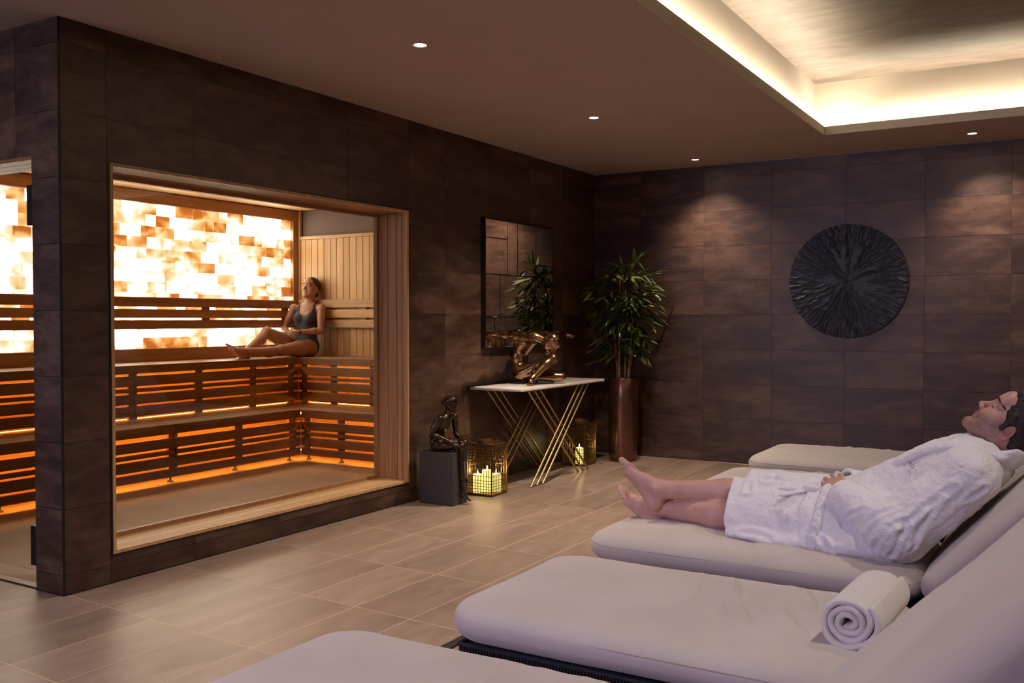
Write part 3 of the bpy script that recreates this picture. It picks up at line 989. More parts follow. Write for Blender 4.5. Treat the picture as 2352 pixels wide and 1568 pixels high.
# lanterns ------------------------------------------------------------------
def lantern(x, y, sz, ht, label):
    t = empty('candle_lantern', (x, y, 0), label, 'lantern', 'brass cage candle lanterns')
    a = sz / 2
    mb = MB()
    for sx in (-1, 1):
        for sy in (-1, 1): mb.box((sx * a - .004, sy * a - .004, .006), (sx * a + .004, sy * a + .004, ht))
    for z in (.006, ht - .008):
        for s in (-1, 1):
            mb.box((-a, s * a - .004, z), (a, s * a + .004, z + .01)); mb.box((s * a - .004, -a, z), (s * a + .004, a, z + .01))
    obj('frame', mb.mesh('frame'), 'brass_dark', t)
    mb = MB(); mb.box((-a, -a, .004), (a, a, .010)); obj('base_plate', mb.mesh('base'), 'brass_dark', t)
    n = 9; st = sz / n; b = .0016
    mb = MB(); rg = random.Random(2)
    for s in (-1, 1):
        for k in range(1, n):
            u = -a + st * k
            mb.box((u - b, s * a - b, .01), (u + b, s * a + b, ht - .004)); mb.box((s * a - b, u - b, .01), (s * a + b, u + b, ht - .004))
        zs = [ht - .02 - .0215 * k for k in range(6)] + [.205, .14] + [.028 + .02 * k for k in range(5)]
        for z in zs:
            mb.box((-a, s * a - b, z - b), (a, s * a + b, z + b)); mb.box((s * a - b, -a, z - b), (s * a + b, a, z + b))
        for k in range(26):     # short off-grid bars of the broken lattice
            u = -a + rg.uniform(.1, .8) * sz; z = ht - .09 - rg.uniform(-.06, .06); q = rg.uniform(.018, .03)
            if k % 2: mb.box((u, s * a - b, z), (u + q, s * a + b, z + 2 * b)); mb.box((s * a - b, u, z), (s * a + b, u + q, z + 2 * b))
            else: mb.box((u, s * a - b, z), (u + 2 * b, s * a + b, z + q)); mb.box((s * a - b, u, z), (s * a + b, u + 2 * b, z + q))
    o = obj('lattice', mb.mesh('lattice'), 'brass_dark', t); o['kind'] = 'stuff'
    mb = MB(); r = sz * .34
    nn = 32; vs = []
    for k in range(nn):
        an = 2 * math.pi * k / nn; c, s_ = math.cos(an), math.sin(an); m = max(abs(c), abs(s_))
        vs += [(r * c, r * s_, ht), (a * c / m, a * s_ / m, ht), (r * c, r * s_, ht + .022), ((r + .006) * c, (r + .006) * s_, ht + .022), ((r + .006) * c, (r + .006) * s_, ht + .001)]
    fs = []
    for k in range(nn):
        j = (k + 1) % nn
        fs += [(k * 5, k * 5 + 1, j * 5 + 1, j * 5), (k * 5, j * 5, j * 5 + 2, k * 5 + 2), (k * 5 + 2, j * 5 + 2, j * 5 + 3, k * 5 + 3), (k * 5 + 3, j * 5 + 3, j * 5 + 4, k * 5 + 4)]
    mb.add(vs, fs); obj('top_collar', mb.mesh('collar'), 'brass_dark', t)
    mb = MB(); pts = []
    for k in range(15):
        an = math.pi * k / 14
        pts.append((a + .006 + .02 * math.sin(an), -a * .98 * math.cos(an), ht - .02 - .13 * math.sin(an)))
    mb.tube(pts, .002, 6); obj('handle', mb.mesh('handle', True), 'brass_dark', t)
    return t
lantern(-3.628, 5.686, .205, .365, 'brass cage lantern between the seated figure and the console table legs')
lantern(-3.69, 7.262, .21, .365, 'brass cage lantern behind the right-hand table legs beside the tall pot')
def candle(x, y, z, r, ht, label, power):
    t = empty('pillar_candle', (x, y, z), label, 'candle', 'lit pillar candles in the lanterns')
    mb = MB(); mb.lathe([(r * .98, 0), (r, .004), (r, ht - .006), (r * .93, ht), (r * .7, ht - .004), (r * .1, ht - .007)], 24)
    obj('wax', smooth_flat(mb.mesh('wax')), 'wax_lit', t)
    mb = MB(); mb.tube([(0, 0, ht - .007), (.001, 0, ht + .004)], .0012, 6); obj('wick', mb.mesh('wick'), 'wick', t)
    mb = MB(); mb.lathe([(.0008, ht + .001), (.0045, ht + .008), (.0052, ht + .014), (.003, ht + .024), (.0005, ht + .034)], 12)
    obj('flame', mb.mesh('flame', True), 'flame', t)
    l = bpy.data.lights.new('glow', 'POINT'); l.energy = power; l.color = (1, .72, .32); l.shadow_soft_size = .008
    lo = bpy.data.objects.new('glow', l); COL.objects.link(lo); lo.parent = t; lo.location = (0, 0, ht + .02)
candle(-3.640, 5.705, .0105, .036, .155, 'tallest cream pillar candle at the centre of the front lantern', .8)
candle(-3.688, 5.655, .0105, .036, .128, 'shorter cream pillar candle at the wall side of the front lantern', .5)
candle(-3.585, 5.742, .0105, .034, .128, 'shorter cream pillar candle at the room side of the front lantern', .5)
candle(-3.672, 7.232, .0105, .034, .135, 'single cream pillar candle burning in the lantern by the tall pot', .8)

# pot and bamboo ------------------------------------------------------------
def bamboo():
    px_, py_ = -3.458, 7.665
    t = empty('potted_bamboo', (px_, py_, 0), 'tall potted bamboo with green leaves in a slim copper-brown pot by the corner', 'plant')
    mb = MB(); hp = .732
    mb.lathe([(.118, 0), (.124, .006), (.127, .1), (.1275, .3), (.129, .5), (.132, hp - .004), (.130, hp), (.124, hp), (.122, hp - .05), (.01, hp - .052)], 48)
    obj('pot', smooth_flat(mb.mesh('pot'), 50), 'pot_metal', t)
    mb = MB(); mb.lathe([(.121, hp - .05), (.08, hp - .042), (.02, hp - .04)], 24); obj('soil', mb.mesh('soil', True), 'soil', t)
    rg = random.Random(21)
    Rv = V(math.cos(YAW), math.sin(YAW), 0); Fv = V(-math.sin(YAW), math.cos(YAW), 0)
    def W(a, b, z): return Rv * a + Fv * b + V(0, 0, z)
    canes = []
    for (a, b, tx, tz) in ((-.03, -.03, -.045, 1.68), (.012, .02, .00, 1.72), (.05, -.035, .10, 1.66), (-.055, .04, -.10, 1.55), (.06, .05, .16, 1.5)):
        pts = []; n = 12
        for k in range(n + 1):
            f = k / n
            pts.append(W(a + (tx - a) * f ** 1.5 + .008 * math.sin(5 * f + a * 90), b * (1 - .3 * f) + .006 * math.cos(7 * f), hp - .045 + (tz - hp + .045) * f))
        rr = [.0105 * (1 - .45 * k / n) * (1.12 if k % 2 else 1) for k in range(n + 1)]
        mb = MB(); mb.tube(pts, rr, 8); obj('cane', mb.mesh('cane', True), 'cane', t)
        canes.append(pts)
    # leaf meshes: folded lance shapes
    lms = []
    for wv in (.0165, .020, .0145):
        vs = []; n = 7
        for k in range(n + 1):
            f = k / n; wd = wv * math.sin(math.pi * min(1, f * .93 + .05)) ** .75 * (1 - .35 * f)
            z = -.10 * f * f
            vs += [(-wd, f, z + .3 * wd), (0, f, z), (wd, f, z + .3 * wd)]
        fs = []
        for k in range(n):
            for q in (0, 1): fs.append((k * 3 + q, k * 3 + q + 1, k * 3 + q + 4, k * 3 + q + 3))
        me = mesh('leaf', vs, fs, True); me.materials.append(M['leaf']); lms.append(me)
    tw = MB(); cnt = 0
    def leaf(p, d, ln, roll):
        nonlocal cnt
        d = nrm(d)
        if py_ + p[1] + d[1] * ln > 7.93: d = nrm(V(d[0], (7.93 - py_ - p[1]) / ln, d[2]))
        if px_ + p[0] + d[0] * ln < -3.875: d = nrm(V((-3.875 - px_ - p[0]) / ln, d[1], d[2]))
        x = np.cross(d, V(0, 0, 1)); x = nrm(x) if np.linalg.norm(x) > .05 else V(1, 0, 0)
        z = np.cross(x, d); c, s_ = math.cos(roll), math.sin(roll)
        x2 = x * c + z * s_; z2 = np.cross(x2, d)
        o = obj('leaf', rg.choice(lms), None, t)
        Mx = Matrix(((x2[0] * 1, d[0], z2[0], p[0]), (x2[1], d[1], z2[1], p[1]), (x2[2], d[2], z2[2], p[2]), (0, 0, 0, 1)))
        o.matrix_local = Mx @ Matrix.Diagonal((1.0, ln, ln, 1)); cnt += 1
    def spray(base, tip, n, ln, spread=.9):
        base = np.array(base); tip = np.array(tip); d0 = nrm(tip - base)
        mid = (base + tip) / 2 + V(0, 0, .02)
        tw.tube([base, mid, tip], [.0028, .002, .0012], 5)
        for k in range(n):
            f = .45 + .55 * (k / max(1, n - 1))
            p = base * (1 - f) ** 2 + 2 * mid * f * (1 - f) + tip * f * f
            an = (k - (n - 1) / 2) / max(1, (n - 1) / 2) * spread * (1 if k % 2 else -1)
            side = np.cross(d0, V(0, 0, 1)); side = nrm(side) if np.linalg.norm(side) > .1 else Rv
            upv = np.cross(side, d0)
            an2 = rg.uniform(-.5, .5)
            d = d0 * math.cos(an) + side * math.sin(an) + upv * an2 * .8 + V(0, 0, -.12)
            leaf(p, d, ln * 1.42 * rg.uniform(.7, 1.15), rg.uniform(-.5, .5))
    # outer sprays read off the photograph's silhouette: (sideways, depth, height of the base and of the tip, leaves, leaf length)
    for (a0, z0, a1, b1, z1, n, ln) in (
        (.05, 1.62, .10, -.05, 1.76, 8, .125), (.03, 1.58, -.02, -.10, 1.70, 7, .115), (-.03, 1.6, -.09, -.04, 1.66, 7, .115), (-.05, 1.56, -.19, .00, 1.58, 7, .12),
        (-.04, 1.50, -.27, -.02, 1.50, 7, .13), (-.04, 1.45, -.25, -.08, 1.43, 6, .12), (.08, 1.6, .20, -.04, 1.62, 6, .12), (.08, 1.52, .25, -.05, 1.49, 7, .13),
        (.09, 1.45, .30, -.02, 1.40, 7, .14), (.09, 1.40, .30, -.04, 1.27, 6, .13), (.08, 1.30, .22, -.09, 1.22, 7, .135), (.07, 1.20, .26, -.02, 1.17, 5, .13),
        (.07, 1.15, .17, -.09, 1.08, 6, .12), (.06, 1.02, .15, -.08, .95, 7, .115), (.05, 1.0, .20, .02, .92, 5, .11), (-.03, 1.30, -.16, -.10, 1.24, 6, .11),
        (-.04, 1.22, -.12, -.11, 1.16, 6, .105), (-.04, 1.10, -.22, -.03, 1.08, 6, .12), (-.04, 1.05, -.25, .03, .98, 5, .13), (-.05, .95, -.24, .0, .87, 5, .12),
        (.02, 1.5, .03, -.17, 1.44, 7, .10), (.04, 1.42, .06, -.16, 1.36, 6, .10), (-.01, 1.42, -.08, -.15, 1.38, 6, .10), (.0, 1.6, .06, -.12, 1.62, 7, .115),
        (.0, 1.25, .04, -.14, 1.18, 5, .10), (.02, 1.58, .15, .08, 1.66, 6, .12), (-.02, 1.55, -.13, .09, 1.60, 6, .12), (.06, 1.45, .2, .1, 1.45, 6, .12),
        (-.05, 1.4, -.2, .1, 1.38, 6, .12), (.05, 1.3, .16, .1, 1.28, 5, .12), (-.03, 1.28, -.22, .07, 1.28, 5, .13), (.07, 1.5, .16, -.13, 1.53, 6, .11), (.1, 1.36, .18, -.12, 1.37, 6, .11),
        (-.06, 1.48, -.15, -.13, 1.49, 6, .11), (-.08, 1.35, -.2, -.06, 1.34, 6, .12)):
        spray(W(a0, b1 * .2, z0), W(a1, b1, z1), n, ln)
    for k in range(22):
        c = rg.choice(canes); p = c[rg.randint(6, 11)] if k > 5 else c[rg.randint(4, 8)]
        an = rg.uniform(0, 6.28); q = p + V(math.cos(an) * .11, math.sin(an) * .11, rg.uniform(-.05, .06))
        if cnt < 285: spray(p, q, 3, .10)
    obj('twigs', tw.mesh('twigs', True), 'cane', t)
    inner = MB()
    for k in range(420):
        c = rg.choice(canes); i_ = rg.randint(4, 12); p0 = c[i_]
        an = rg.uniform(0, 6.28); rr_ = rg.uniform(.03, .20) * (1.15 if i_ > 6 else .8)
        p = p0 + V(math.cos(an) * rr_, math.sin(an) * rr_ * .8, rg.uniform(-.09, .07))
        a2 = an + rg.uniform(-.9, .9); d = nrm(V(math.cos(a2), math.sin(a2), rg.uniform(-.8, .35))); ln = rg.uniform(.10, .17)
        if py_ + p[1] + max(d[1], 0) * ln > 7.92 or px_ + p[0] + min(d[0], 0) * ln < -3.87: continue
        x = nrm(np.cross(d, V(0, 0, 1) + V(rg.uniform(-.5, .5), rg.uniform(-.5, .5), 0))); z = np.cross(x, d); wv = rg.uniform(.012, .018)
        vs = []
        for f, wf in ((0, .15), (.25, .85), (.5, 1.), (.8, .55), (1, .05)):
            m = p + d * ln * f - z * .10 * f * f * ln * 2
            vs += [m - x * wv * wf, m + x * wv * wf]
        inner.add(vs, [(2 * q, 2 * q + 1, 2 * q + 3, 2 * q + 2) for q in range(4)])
    o = obj('foliage', inner.mesh('foliage', True), 'leaf_shaded', t); o['kind'] = 'stuff'
bamboo()

# floor drain
fd = empty('floor_drain', (-2.05, 2.55, 0), 'narrow linear floor drain running between the two nearest lounger foot ends', 'drain')
mb = MB()
for k, x in enumerate((-.022, -.007, .008)):
    mb.box((x, -.55, .0), (x + .011, .55, .0045))
obj('grate_bars', mb.mesh('bars'), 'drain_steel', fd)
mb = MB(); mb.box((-.026, -.56, -.004), (.026, .56, .0015)); obj('channel', mb.mesh('channel'), 'black_frame', fd)

# ---------------------------------------------------------------- loungers
CT = .42                     # cushion top
BA = math.radians(46)        # back angle
def cushion(L_, W_, T, seed, kind):
    """puffy cushion, x 0..L_, y centred, z -T..0 ; creases across it"""
    h = .0085
    S = SDF((-.05, -W_ / 2 - .05, -T - .04), (L_ + .05, W_ / 2 + .05, .06), h)
    R_, e = (.13, .046) if kind == 'seat' else (.07, .038)
    g = [(S.o[k] + h * np.arange(S.n[k])) for k in range(3)]
    X, Y = np.meshgrid(g[0], g[1], indexing='ij')
    qx = np.abs(X - L_ / 2) - (L_ / 2 - R_); qy = np.abs(Y) - (W_ / 2 - R_)
    if kind == 'back': pass
    d2 = np.sqrt(np.maximum(qx, 0) ** 2 + np.maximum(qy, 0) ** 2) + np.minimum(np.maximum(qx, qy), 0) - R_
    inner = np.clip(-d2 / .25, 0, 1)
    crown = .018 * (1 - (1 - inner) ** 2)
    P2 = np.stack([X.ravel(), Y.ravel(), np.full(X.size, seed * 3.1)], 1)
    n1 = vnoise(P2 * V(5, 2.2, 1), seed).reshape(X.shape)
    # creases: diagonal ridges, strongest near the hinge
    wv = vnoise(P2 * V(3, 3, 1), seed + 9).reshape(X.shape)
    u = (X * 1.0 + Y * .42 + .05 * wv)
    rid = vnoise(np.stack([(u * 17).ravel(), (Y * 2.2 - X).ravel(), np.full(X.size, 7.7)], 1), seed + 5).reshape(X.shape)
    rid = 1 - np.abs(rid) * 2.2
    mask = np.clip((X / L_ - .12) / .4, 0, 1) * np.clip(.62 + .75 * wv, 0, 1) * np.clip(inner * 3.0, 0, 1)
    r2 = 1 - np.abs(vnoise(np.stack([(u * 44 + .6 * n1 * 3).ravel(), (Y * 5 - X * 2).ravel(), np.full(X.size, 3.3)], 1), seed + 15).reshape(X.shape)) * 2.4
    rid = np.maximum(rid, 0) + .34 * np.maximum(r2, 0) * np.clip(wv + .6, 0, 1)
    if kind == 'back': mask = mask * .22
    top = crown - .010 + .004 * n1 + .0125 * np.maximum(rid, 0) ** 1.3 * mask
    pk = np.clip(1 - np.abs(d2 + .03) / .05, 0, 1)
    top += .0035 * pk * vnoise(np.stack([(X * 26).ravel(), (Y * 26).ravel(), np.full(X.size, 2.2)], 1), seed + 2).reshape(X.shape) * np.clip((X / L_ - .25) * 2, .15, 1)
    Z = g[2][None, None, :]
    dz = np.maximum(Z - top[:, :, None], (-T - .004 * n1[:, :, None]) - Z)
    bulge = .010 * np.cos(np.clip((g[2] + T / 2) / T, -.5, .5) * np.pi)
    a = d2[:, :, None] - bulge[None, None, :] + e; b = dz + e
    S.D = (np.sqrt(np.maximum(a, 0) ** 2 + np.maximum(b, 0) ** 2) + np.minimum(np.maximum(a, b), 0) - e).astype(np.float32)
    P, Q = S.mesh_data(); P = relax(P, Q, 2)
    me = mesh_np('cushion', P, Q, True)
    # piping along the upper side seam
    pts = []
    for (cx, cy, a0) in ((L_ - R_, W_ / 2 - R_, 0), (R_, W_ / 2 - R_, 90), (R_, -W_ / 2 + R_, 180), (L_ - R_, -W_ / 2 + R_, 270)):
        for k in range(9):
            an = math.radians(a0 + 90 * k / 8)
            pts.append((cx + (R_ + .0045) * math.cos(an), cy + (R_ + .0045) * math.sin(an), -.043))
    mb = MB(); mb.tube(pts, .0032, 6, closed=True)
    return me, mb.mesh('piping', True)

def lounger(x0, yc, seed, label, hx=-.47):
    hinge = hx - x0
    t = empty('sun_lounger', (x0, yc, 0), label, 'lounger', 'row of cushioned loungers')
    Ls = hinge + .035
    sm, pm = cushion(Ls, .75, .112, seed, 'seat')
    c = obj('seat_cushion', sm, 'cushion_fabric', t, (0, 0, CT))
    obj('piping', pm, 'seam_fabric', c)
    bmz, pb = cushion(.86, .75, .118, seed + 40, 'back')
    c = obj('back_cushion', bmz, 'cushion_fabric', t, (hinge + .012, 0, CT - .035), (0, -BA, 0))
    obj('piping', pb, 'seam_fabric', c)
    # frame: dark side boxes wound with upright cords
    mb = MB()
    for s in (-1, 1): mb.box((.055, s * .335 - .015, .16), (hinge + .62, s * .335 + .015, .292))
    mb.box((.055, -.33, .16), (.085, .33, .292)); mb.box((hinge + .58, -.33, .16), (hinge + .62, .33, .292)); mb.box((.07, -.33, .285), (hinge + .6, .33, .301))
    obj('base_frame', mb.mesh('frame'), 'black_metal', t)
    mb = MB(); r = .0042
    x = .06
    while x < hinge + .6:
        for s in (-1, 1):
            mb.tube([(x, s * .3535, .158), (x, s * .3535, .298)], r, 5, cap=False)
        x += .0098
    y = -.345
    while y < .346:
        mb.tube([(.051, y, .158), (.051, y, .298)], r, 5, cap=False); y += .0098
    for z in (.156, .300):
        mb.tube([(.05, -.354, z), (hinge + .6, -.354, z)], .006, 6); mb.tube([(.05, .354, z), (hinge + .6, .354, z)], .006, 6); mb.tube([(.05, -.354, z), (.05, .354, z)], .006, 6)
    o = obj('rope_weave', mb.mesh('weave', True), 'rope', t); o['kind'] = 'stuff'
    for sx in (.11, hinge + .55):
        for sy in (-.31, .31):
            mb = MB(); mb.tube([(sx, sy, 0), (sx, sy, .165)], [.013, .02], 10); obj('leg', smooth_flat(mb.mesh('leg')), 'black_metal', t)
    mb = MB(); mb.box((0, -.36, -.02), (.82, .36, .0))
    obj('back_frame', mb.mesh('back_frame'), 'black_metal', t, (hinge + .012 + .122 * math.sin(BA), 0, CT - .035 - .122 * math.cos(BA)), (0, -BA, 0))
    mb = MB()
    for s in (-.2, .2): mb.tube([(hinge + .5, s, .3), (hinge + .545, s, .69)], .012, 8)
    obj('back_strut', mb.mesh('strut', True), 'black_metal', t)
    return t
LN = [(-1.745, 1.618, 1, 'nearest cream cushioned lounger, empty, only its foot end and back in view', -.585),
      (-1.60, 2.625, 2, 'cream cushioned lounger with the rolled towel at its hinge, black rope base showing', -.41),
      (-1.655, 3.655, 3, 'cream cushioned lounger carrying the reclining man in the robe'),
      (-1.695, 4.905, 4, 'empty cream lounger directly behind the reclining man'),
      (-1.745, 6.045, 5, 'empty cream lounger farthest off, closest to the back wall')]
for a in LN: lounger(*a)

# rolled towel
def towel():
    t = empty('rolled_towel', (-.484, 2.42, CT + .074), 'rolled white towel lying at the foot of the lounger back', 'towel')
    n = 170; turns = 3.5; r0, r1 = .011, .070
    vs = []; L_ = .35; th = .0084
    rg = np.random.RandomState(8)
    prof = []
    for k in range(n + 1):
        f = k / n; a = f * turns * 2 * math.pi + 3.9; r = r0 + (r1 - r0) * f
        r *= 1 + .05 * math.sin(2 * a + .6) + .03 * math.sin(3 * a + f * 9)
        prof.append((r * math.cos(a), r * math.sin(a) * .97, f, a))
    rows = []
    ys = [0, .004, .012, .03, .1, .2, .3, L_ - .03, L_ - .012, L_ - .004, L_]
    def off(side):
        out = []
        for k in range(n + 1):
            k0, k1 = max(k - 1, 0), min(k + 1, n)
            tx, tz = prof[k1][0] - prof[k0][0], prof[k1][1] - prof[k0][1]; l = math.hypot(tx, tz)
            out.append((prof[k][0] + side * th * tz / l, prof[k][1] - side * th * tx / l))
        return out
    A, B = off(1), off(-1)
    loop = A + B[::-1]; m = len(loop)
    cen = [(p[0], p[1]) for p in prof] + [(p[0], p[1]) for p in prof[::-1]]
    fr = [p[2] for p in prof] + [p[2] for p in prof[::-1]]
    for y in ys:
        e = min(y, L_ - y); sh = 1 if e > .011 else (.35 + .65 * math.sqrt(max(0, 1 - (1 - e / .012) ** 2)))
        for (q, c, f) in zip(loop, cen, fr):
            inset = .010 * math.sin(f * 26) * .5 + .008 * (1 - f)
            yy = y + (inset if y < .05 else -inset if y > L_ - .05 else 0)
            vs.append((c[0] + (q[0] - c[0]) * sh, yy, c[1] + (q[1] - c[1]) * sh))
    fs = []
    for i in range(len(ys) - 1):
        for k in range(m):
            fs.append((i * m + k, i * m + (k + 1) % m, (i + 1) * m + (k + 1) % m, (i + 1) * m + k))
    for k in range(n):
        fs.append((k, m - 1 - k, m - 2 - k, k + 1))
        b = (len(ys) - 1) * m; fs.append((b + k, b + k + 1, b + m - 2 - k, b + m - 1 - k))
    obj('roll', mesh('towel', vs, fs, True), 'towel', t)
    t.rotation_euler = (0, 0, math.radians(-3))
towel()
# ---------------------------------------------------------------- figures
def hand(S, w, f, n, t, s=1., curl=.45, spread=.12, k=.006, thumb=.6):
    """w wrist, f pointing direction, n palm normal, t thumb side"""
    w = np.array(w, float); f = nrm(f); n = np.array(n, float); n = nrm(n - f * (n @ f)); t = np.array(t, float); t = nrm(t - f * (t @ f) - n * (t @ n))
    kn = []
    for i in range(4):
        b = w + f * (.088, .092, .087, .076)[i] * s + t * (.031, .010, -.011, -.030)[i] * s + n * (-.004, -.006, -.005, -.001)[i] * s
        kn.append(b)
        S.cone(w + t * (.012, .004, -.004, -.012)[i] * s, b, .0145 * s, .0115 * s, .012 * s)
    S.ell(w + f * .045 * s + n * .006 * s, (.040 * s, .034 * s, .0135 * s), (f, t, n), .012 * s)
    S.ell(w + f * .030 * s + t * .024 * s + n * .008 * s, (.028 * s, .016 * s, .014 * s), (f, t, n), .01 * s)
    for i in range(4):
        L = np.array((.043, .026, .021)) * ((.95, 1.06, 1., .8)[i]) * s
        p = kn[i]; an = curl * (.7 + .1 * i); side = spread * (1.2, .35, -.4, -1.2)[i]
        for j in range(3):
            d = f * math.cos(an) + n * math.sin(an) + t * side
            q = p + nrm(d) * L[j]
            S.cone(p, q, (.0095, .0085, .0076)[j] * s, (.0086, .0076, .0064)[j] * s, .0035 * s)
            p = q; an += curl * (1.15, .8, .5)[j]
    p = w + f * .022 * s + t * .028 * s + n * .006 * s; an = thumb
    for j in range(2):
        d = f * math.cos(an) + t * math.sin(an) + n * (.25 + .25 * j)
        q = p + nrm(d) * (.040, .030)[j] * s
        S.cone(p, q, (.0125, .0102)[j] * s, (.0105, .0082)[j] * s, .006 * s); p = q; an -= .35

def foot(S, ank, t, n, m, s=1., k=.012, toe_up=.15):
    """ank ankle centre, t towards the toes, n up out of the instep, m medial (big-toe side)"""
    A = np.array(ank, float); t = nrm(t); n = np.array(n, float); n = nrm(n - t * (n @ t)); m = np.array(m, float); m = nrm(m - t * (m @ t) - n * (m @ n))
    P = lambda a, b, c: A + (t * a + n * b + m * c) * s
    heel = P(-.042, -.052, 0)
    S.ell(P(-.034, -.048, 0), (.036 * s, .031 * s, .030 * s), (t, n, m), k * s)
    S.cone(P(-.02, -.005, 0), P(-.036, -.045, 0), .026 * s, .026 * s, .02 * s)
    S.cone(P(0, 0, 0), P(.055, -.026, .008), .037 * s, .028 * s, .02 * s)
    S.cone(P(.055, -.026, .008), P(.118, -.054, .022), .028 * s, .0195 * s, .018 * s)
    S.cone(P(.045, -.036, -.014), P(.105, -.060, -.024), .024 * s, .0155 * s, .018 * s)
    S.cone(P(-.03, -.060, -.012), P(.100, -.064, -.028), .019 * s, .013 * s, .02 * s)
    S.cone(P(-.02, -.055, .006), P(.118, -.060, .026), .020 * s, .017 * s, .02 * s)
    S.ball(P(.004, .002, .034), .0125 * s, .014 * s); S.ball(P(-.008, -.006, -.033), .0125 * s, .014 * s)
    for i, (a, c, L, r) in enumerate(((.122, .027, .056, .0135), (.124, .008, .048, .0098), (.117, -.007, .043, .0092), (.108, -.020, .038, .0088), (.098, -.032, .032, .0084))):
        p = P(a, -.058, c); q = P(a + L * .55, -.056 + L * toe_up, c * 1.02); e = P(a + L, -.060 + L * toe_up * .6, c * 1.02 - (.003 if i == 0 else 0))
        S.cone(p, q, r * 1.05 * s, r * s, .008 * s); S.cone(q, e, r * s, r * .98 * s, .003 * s)

def head(S, c, f, u, s=1., male=True, sd=None, eyes=True):
    c = np.array(c, float); f = nrm(f); u = np.array(u, float); u = nrm(u - f * (u @ f)); r = np.cross(f, u)
    P = lambda a, b, d: c + (r * a + f * b + u * d) * s
    E = lambda p, rad, k=.012: S.ell(P(*p), np.array(rad) * s, (r, f, u), k * s)
    E((0, -.014, .034), (.073, .095, .083), .01)
    E((0, .025, -.028), (.061, .064, .088), .03)
    for q in (-1, 1):
        S.cone(P(q * .052, -.002, -.062), P(q * .018, .068, -.104), (.020 if male else .016) * s, .016 * s, .03 * s)
        E((q * .043, .052, -.030), (.021, .024, .022), .03)
        E((q * .030, .077, .022), (.022, .012, .009), .014)
        E((q * .040, .02, -.065), (.022, .035, .028), .03)
    E((0, .080, -.107), (.021, .016, .017) if male else (.017, .014, .015), .02)
    E((0, .074, .045), (.045, .022, .035), .03)
    for q in (-1, 1):
        S.ball(P(q * .0315, .099, .0005), .0125 * s, .012 * s, '-')
        E((q * .0315, .0755, -.001), (.0165, .0125, .0120), .003)
    S.cone(P(0, .085, .010), P(0, .105, -.030), .0072 * s, .0085 * s, .010 * s)
    S.ball(P(0, .1085, -.0335), .0092 * s, .008 * s)
    for q in (-1, 1): E((q * .0125, .099, -.039), (.0075, .010, .0075), .007)
    E((0, .083, -.055), (.022, .012, .014), .014)
    S.cone(P(-.021, .081, -.0665), P(0, .092, -.0645), .0035 * s, .0048 * s, .006 * s); S.cone(P(.021, .081, -.0665), P(0, .092, -.0645), .0035 * s, .0048 * s, .006 * s)
    S.cone(P(-.014, .082, -.0765), P(.014, .082, -.0765), .0055 * s, .0055 * s, .007 * s); S.ball(P(0, .0845, -.0765), .0068 * s, .007 * s)
    S.cone(P(-.022, .088, -.0708), P(0, .0955, -.0705), .0012 * s, .0012 * s, .003 * s, '-'); S.cone(P(.022, .088, -.0708), P(0, .0955, -.0705), .0012 * s, .0012 * s, .003 * s, '-')
    for q in (-1, 1):
        e = nrm(r * q * .35 - f * .9 + u * .1); e2 = nrm(u + f * -.18); e3 = np.cross(e, e2)
        S.ell(P(q * .0745, -.012, -.016), (.019 * s, .032 * s, .006 * s), (e, e2, e3), .006 * s)
        S.ell(P(q * .0795, -.010, -.014), (.010 * s, .018 * s, .006 * s), (e, e2, e3), .003 * s, '-')
        E((q * .074, -.005, -.040), (.006, .009, .010), .006)
    return P

class J: pass

def limbs(S, j, s=1., male=True, k=.022, S2=None):
    """arms and legs from the joints in j (lists are left, right)"""
    a = 1. if male else .84
    for i in (0, 1):
        if getattr(j, 'sh', None) is not None:
            sh, el, wr = (np.array(x[i], float) for x in (j.sh, j.el, j.wr))
            S.ball(sh, .054 * s * a, .03 * s)
            S.cone(sh, el, .049 * s * a, .037 * s * a, k * s)
            S.ell((sh * .55 + el * .45), (.085 * s, .047 * s * a, .045 * s * a), (el - sh, *perp(el - sh)), k * s)
            mid = el * .72 + wr * .28
            S.cone(el, mid, .038 * s * a, .041 * s * a, k * s); S.cone(mid, wr, .041 * s * a, .0255 * s * a, k * s)
        if i == 1 and S2 is not None: S = S2
        hp, kn, an = (np.array(x[i], float) for x in (j.hip, j.kn, j.an))
        th = 1. if male else 1.04
        m1 = hp * .65 + kn * .35
        S.cone(hp, m1, .086 * s * th, .082 * s * th, .03 * s); S.cone(m1, kn, .082 * s * th, .054 * s, k * s)
        S.ball(kn, .054 * s, k * s)
        bk = nrm(kn - hp) - nrm(an - kn) * 1.0
        # calf bulges away from the front of the shin
        ax = nrm(an - kn); back = np.array(j.calf[i], float); back = nrm(back - ax * (back @ ax))
        m2 = kn * .68 + an * .32 + back * .014 * s
        S.cone(kn, m2, .050 * s, .056 * s * a ** .5, k * s); S.cone(m2, an, .056 * s * a ** .5, .0345 * s, k * s)

def perp(d):
    d = nrm(d); a = V(0, 0, 1) if abs(d[2]) < .85 else V(1, 0, 0)
    u = nrm(np.cross(d, a)); return u, np.cross(d, u)

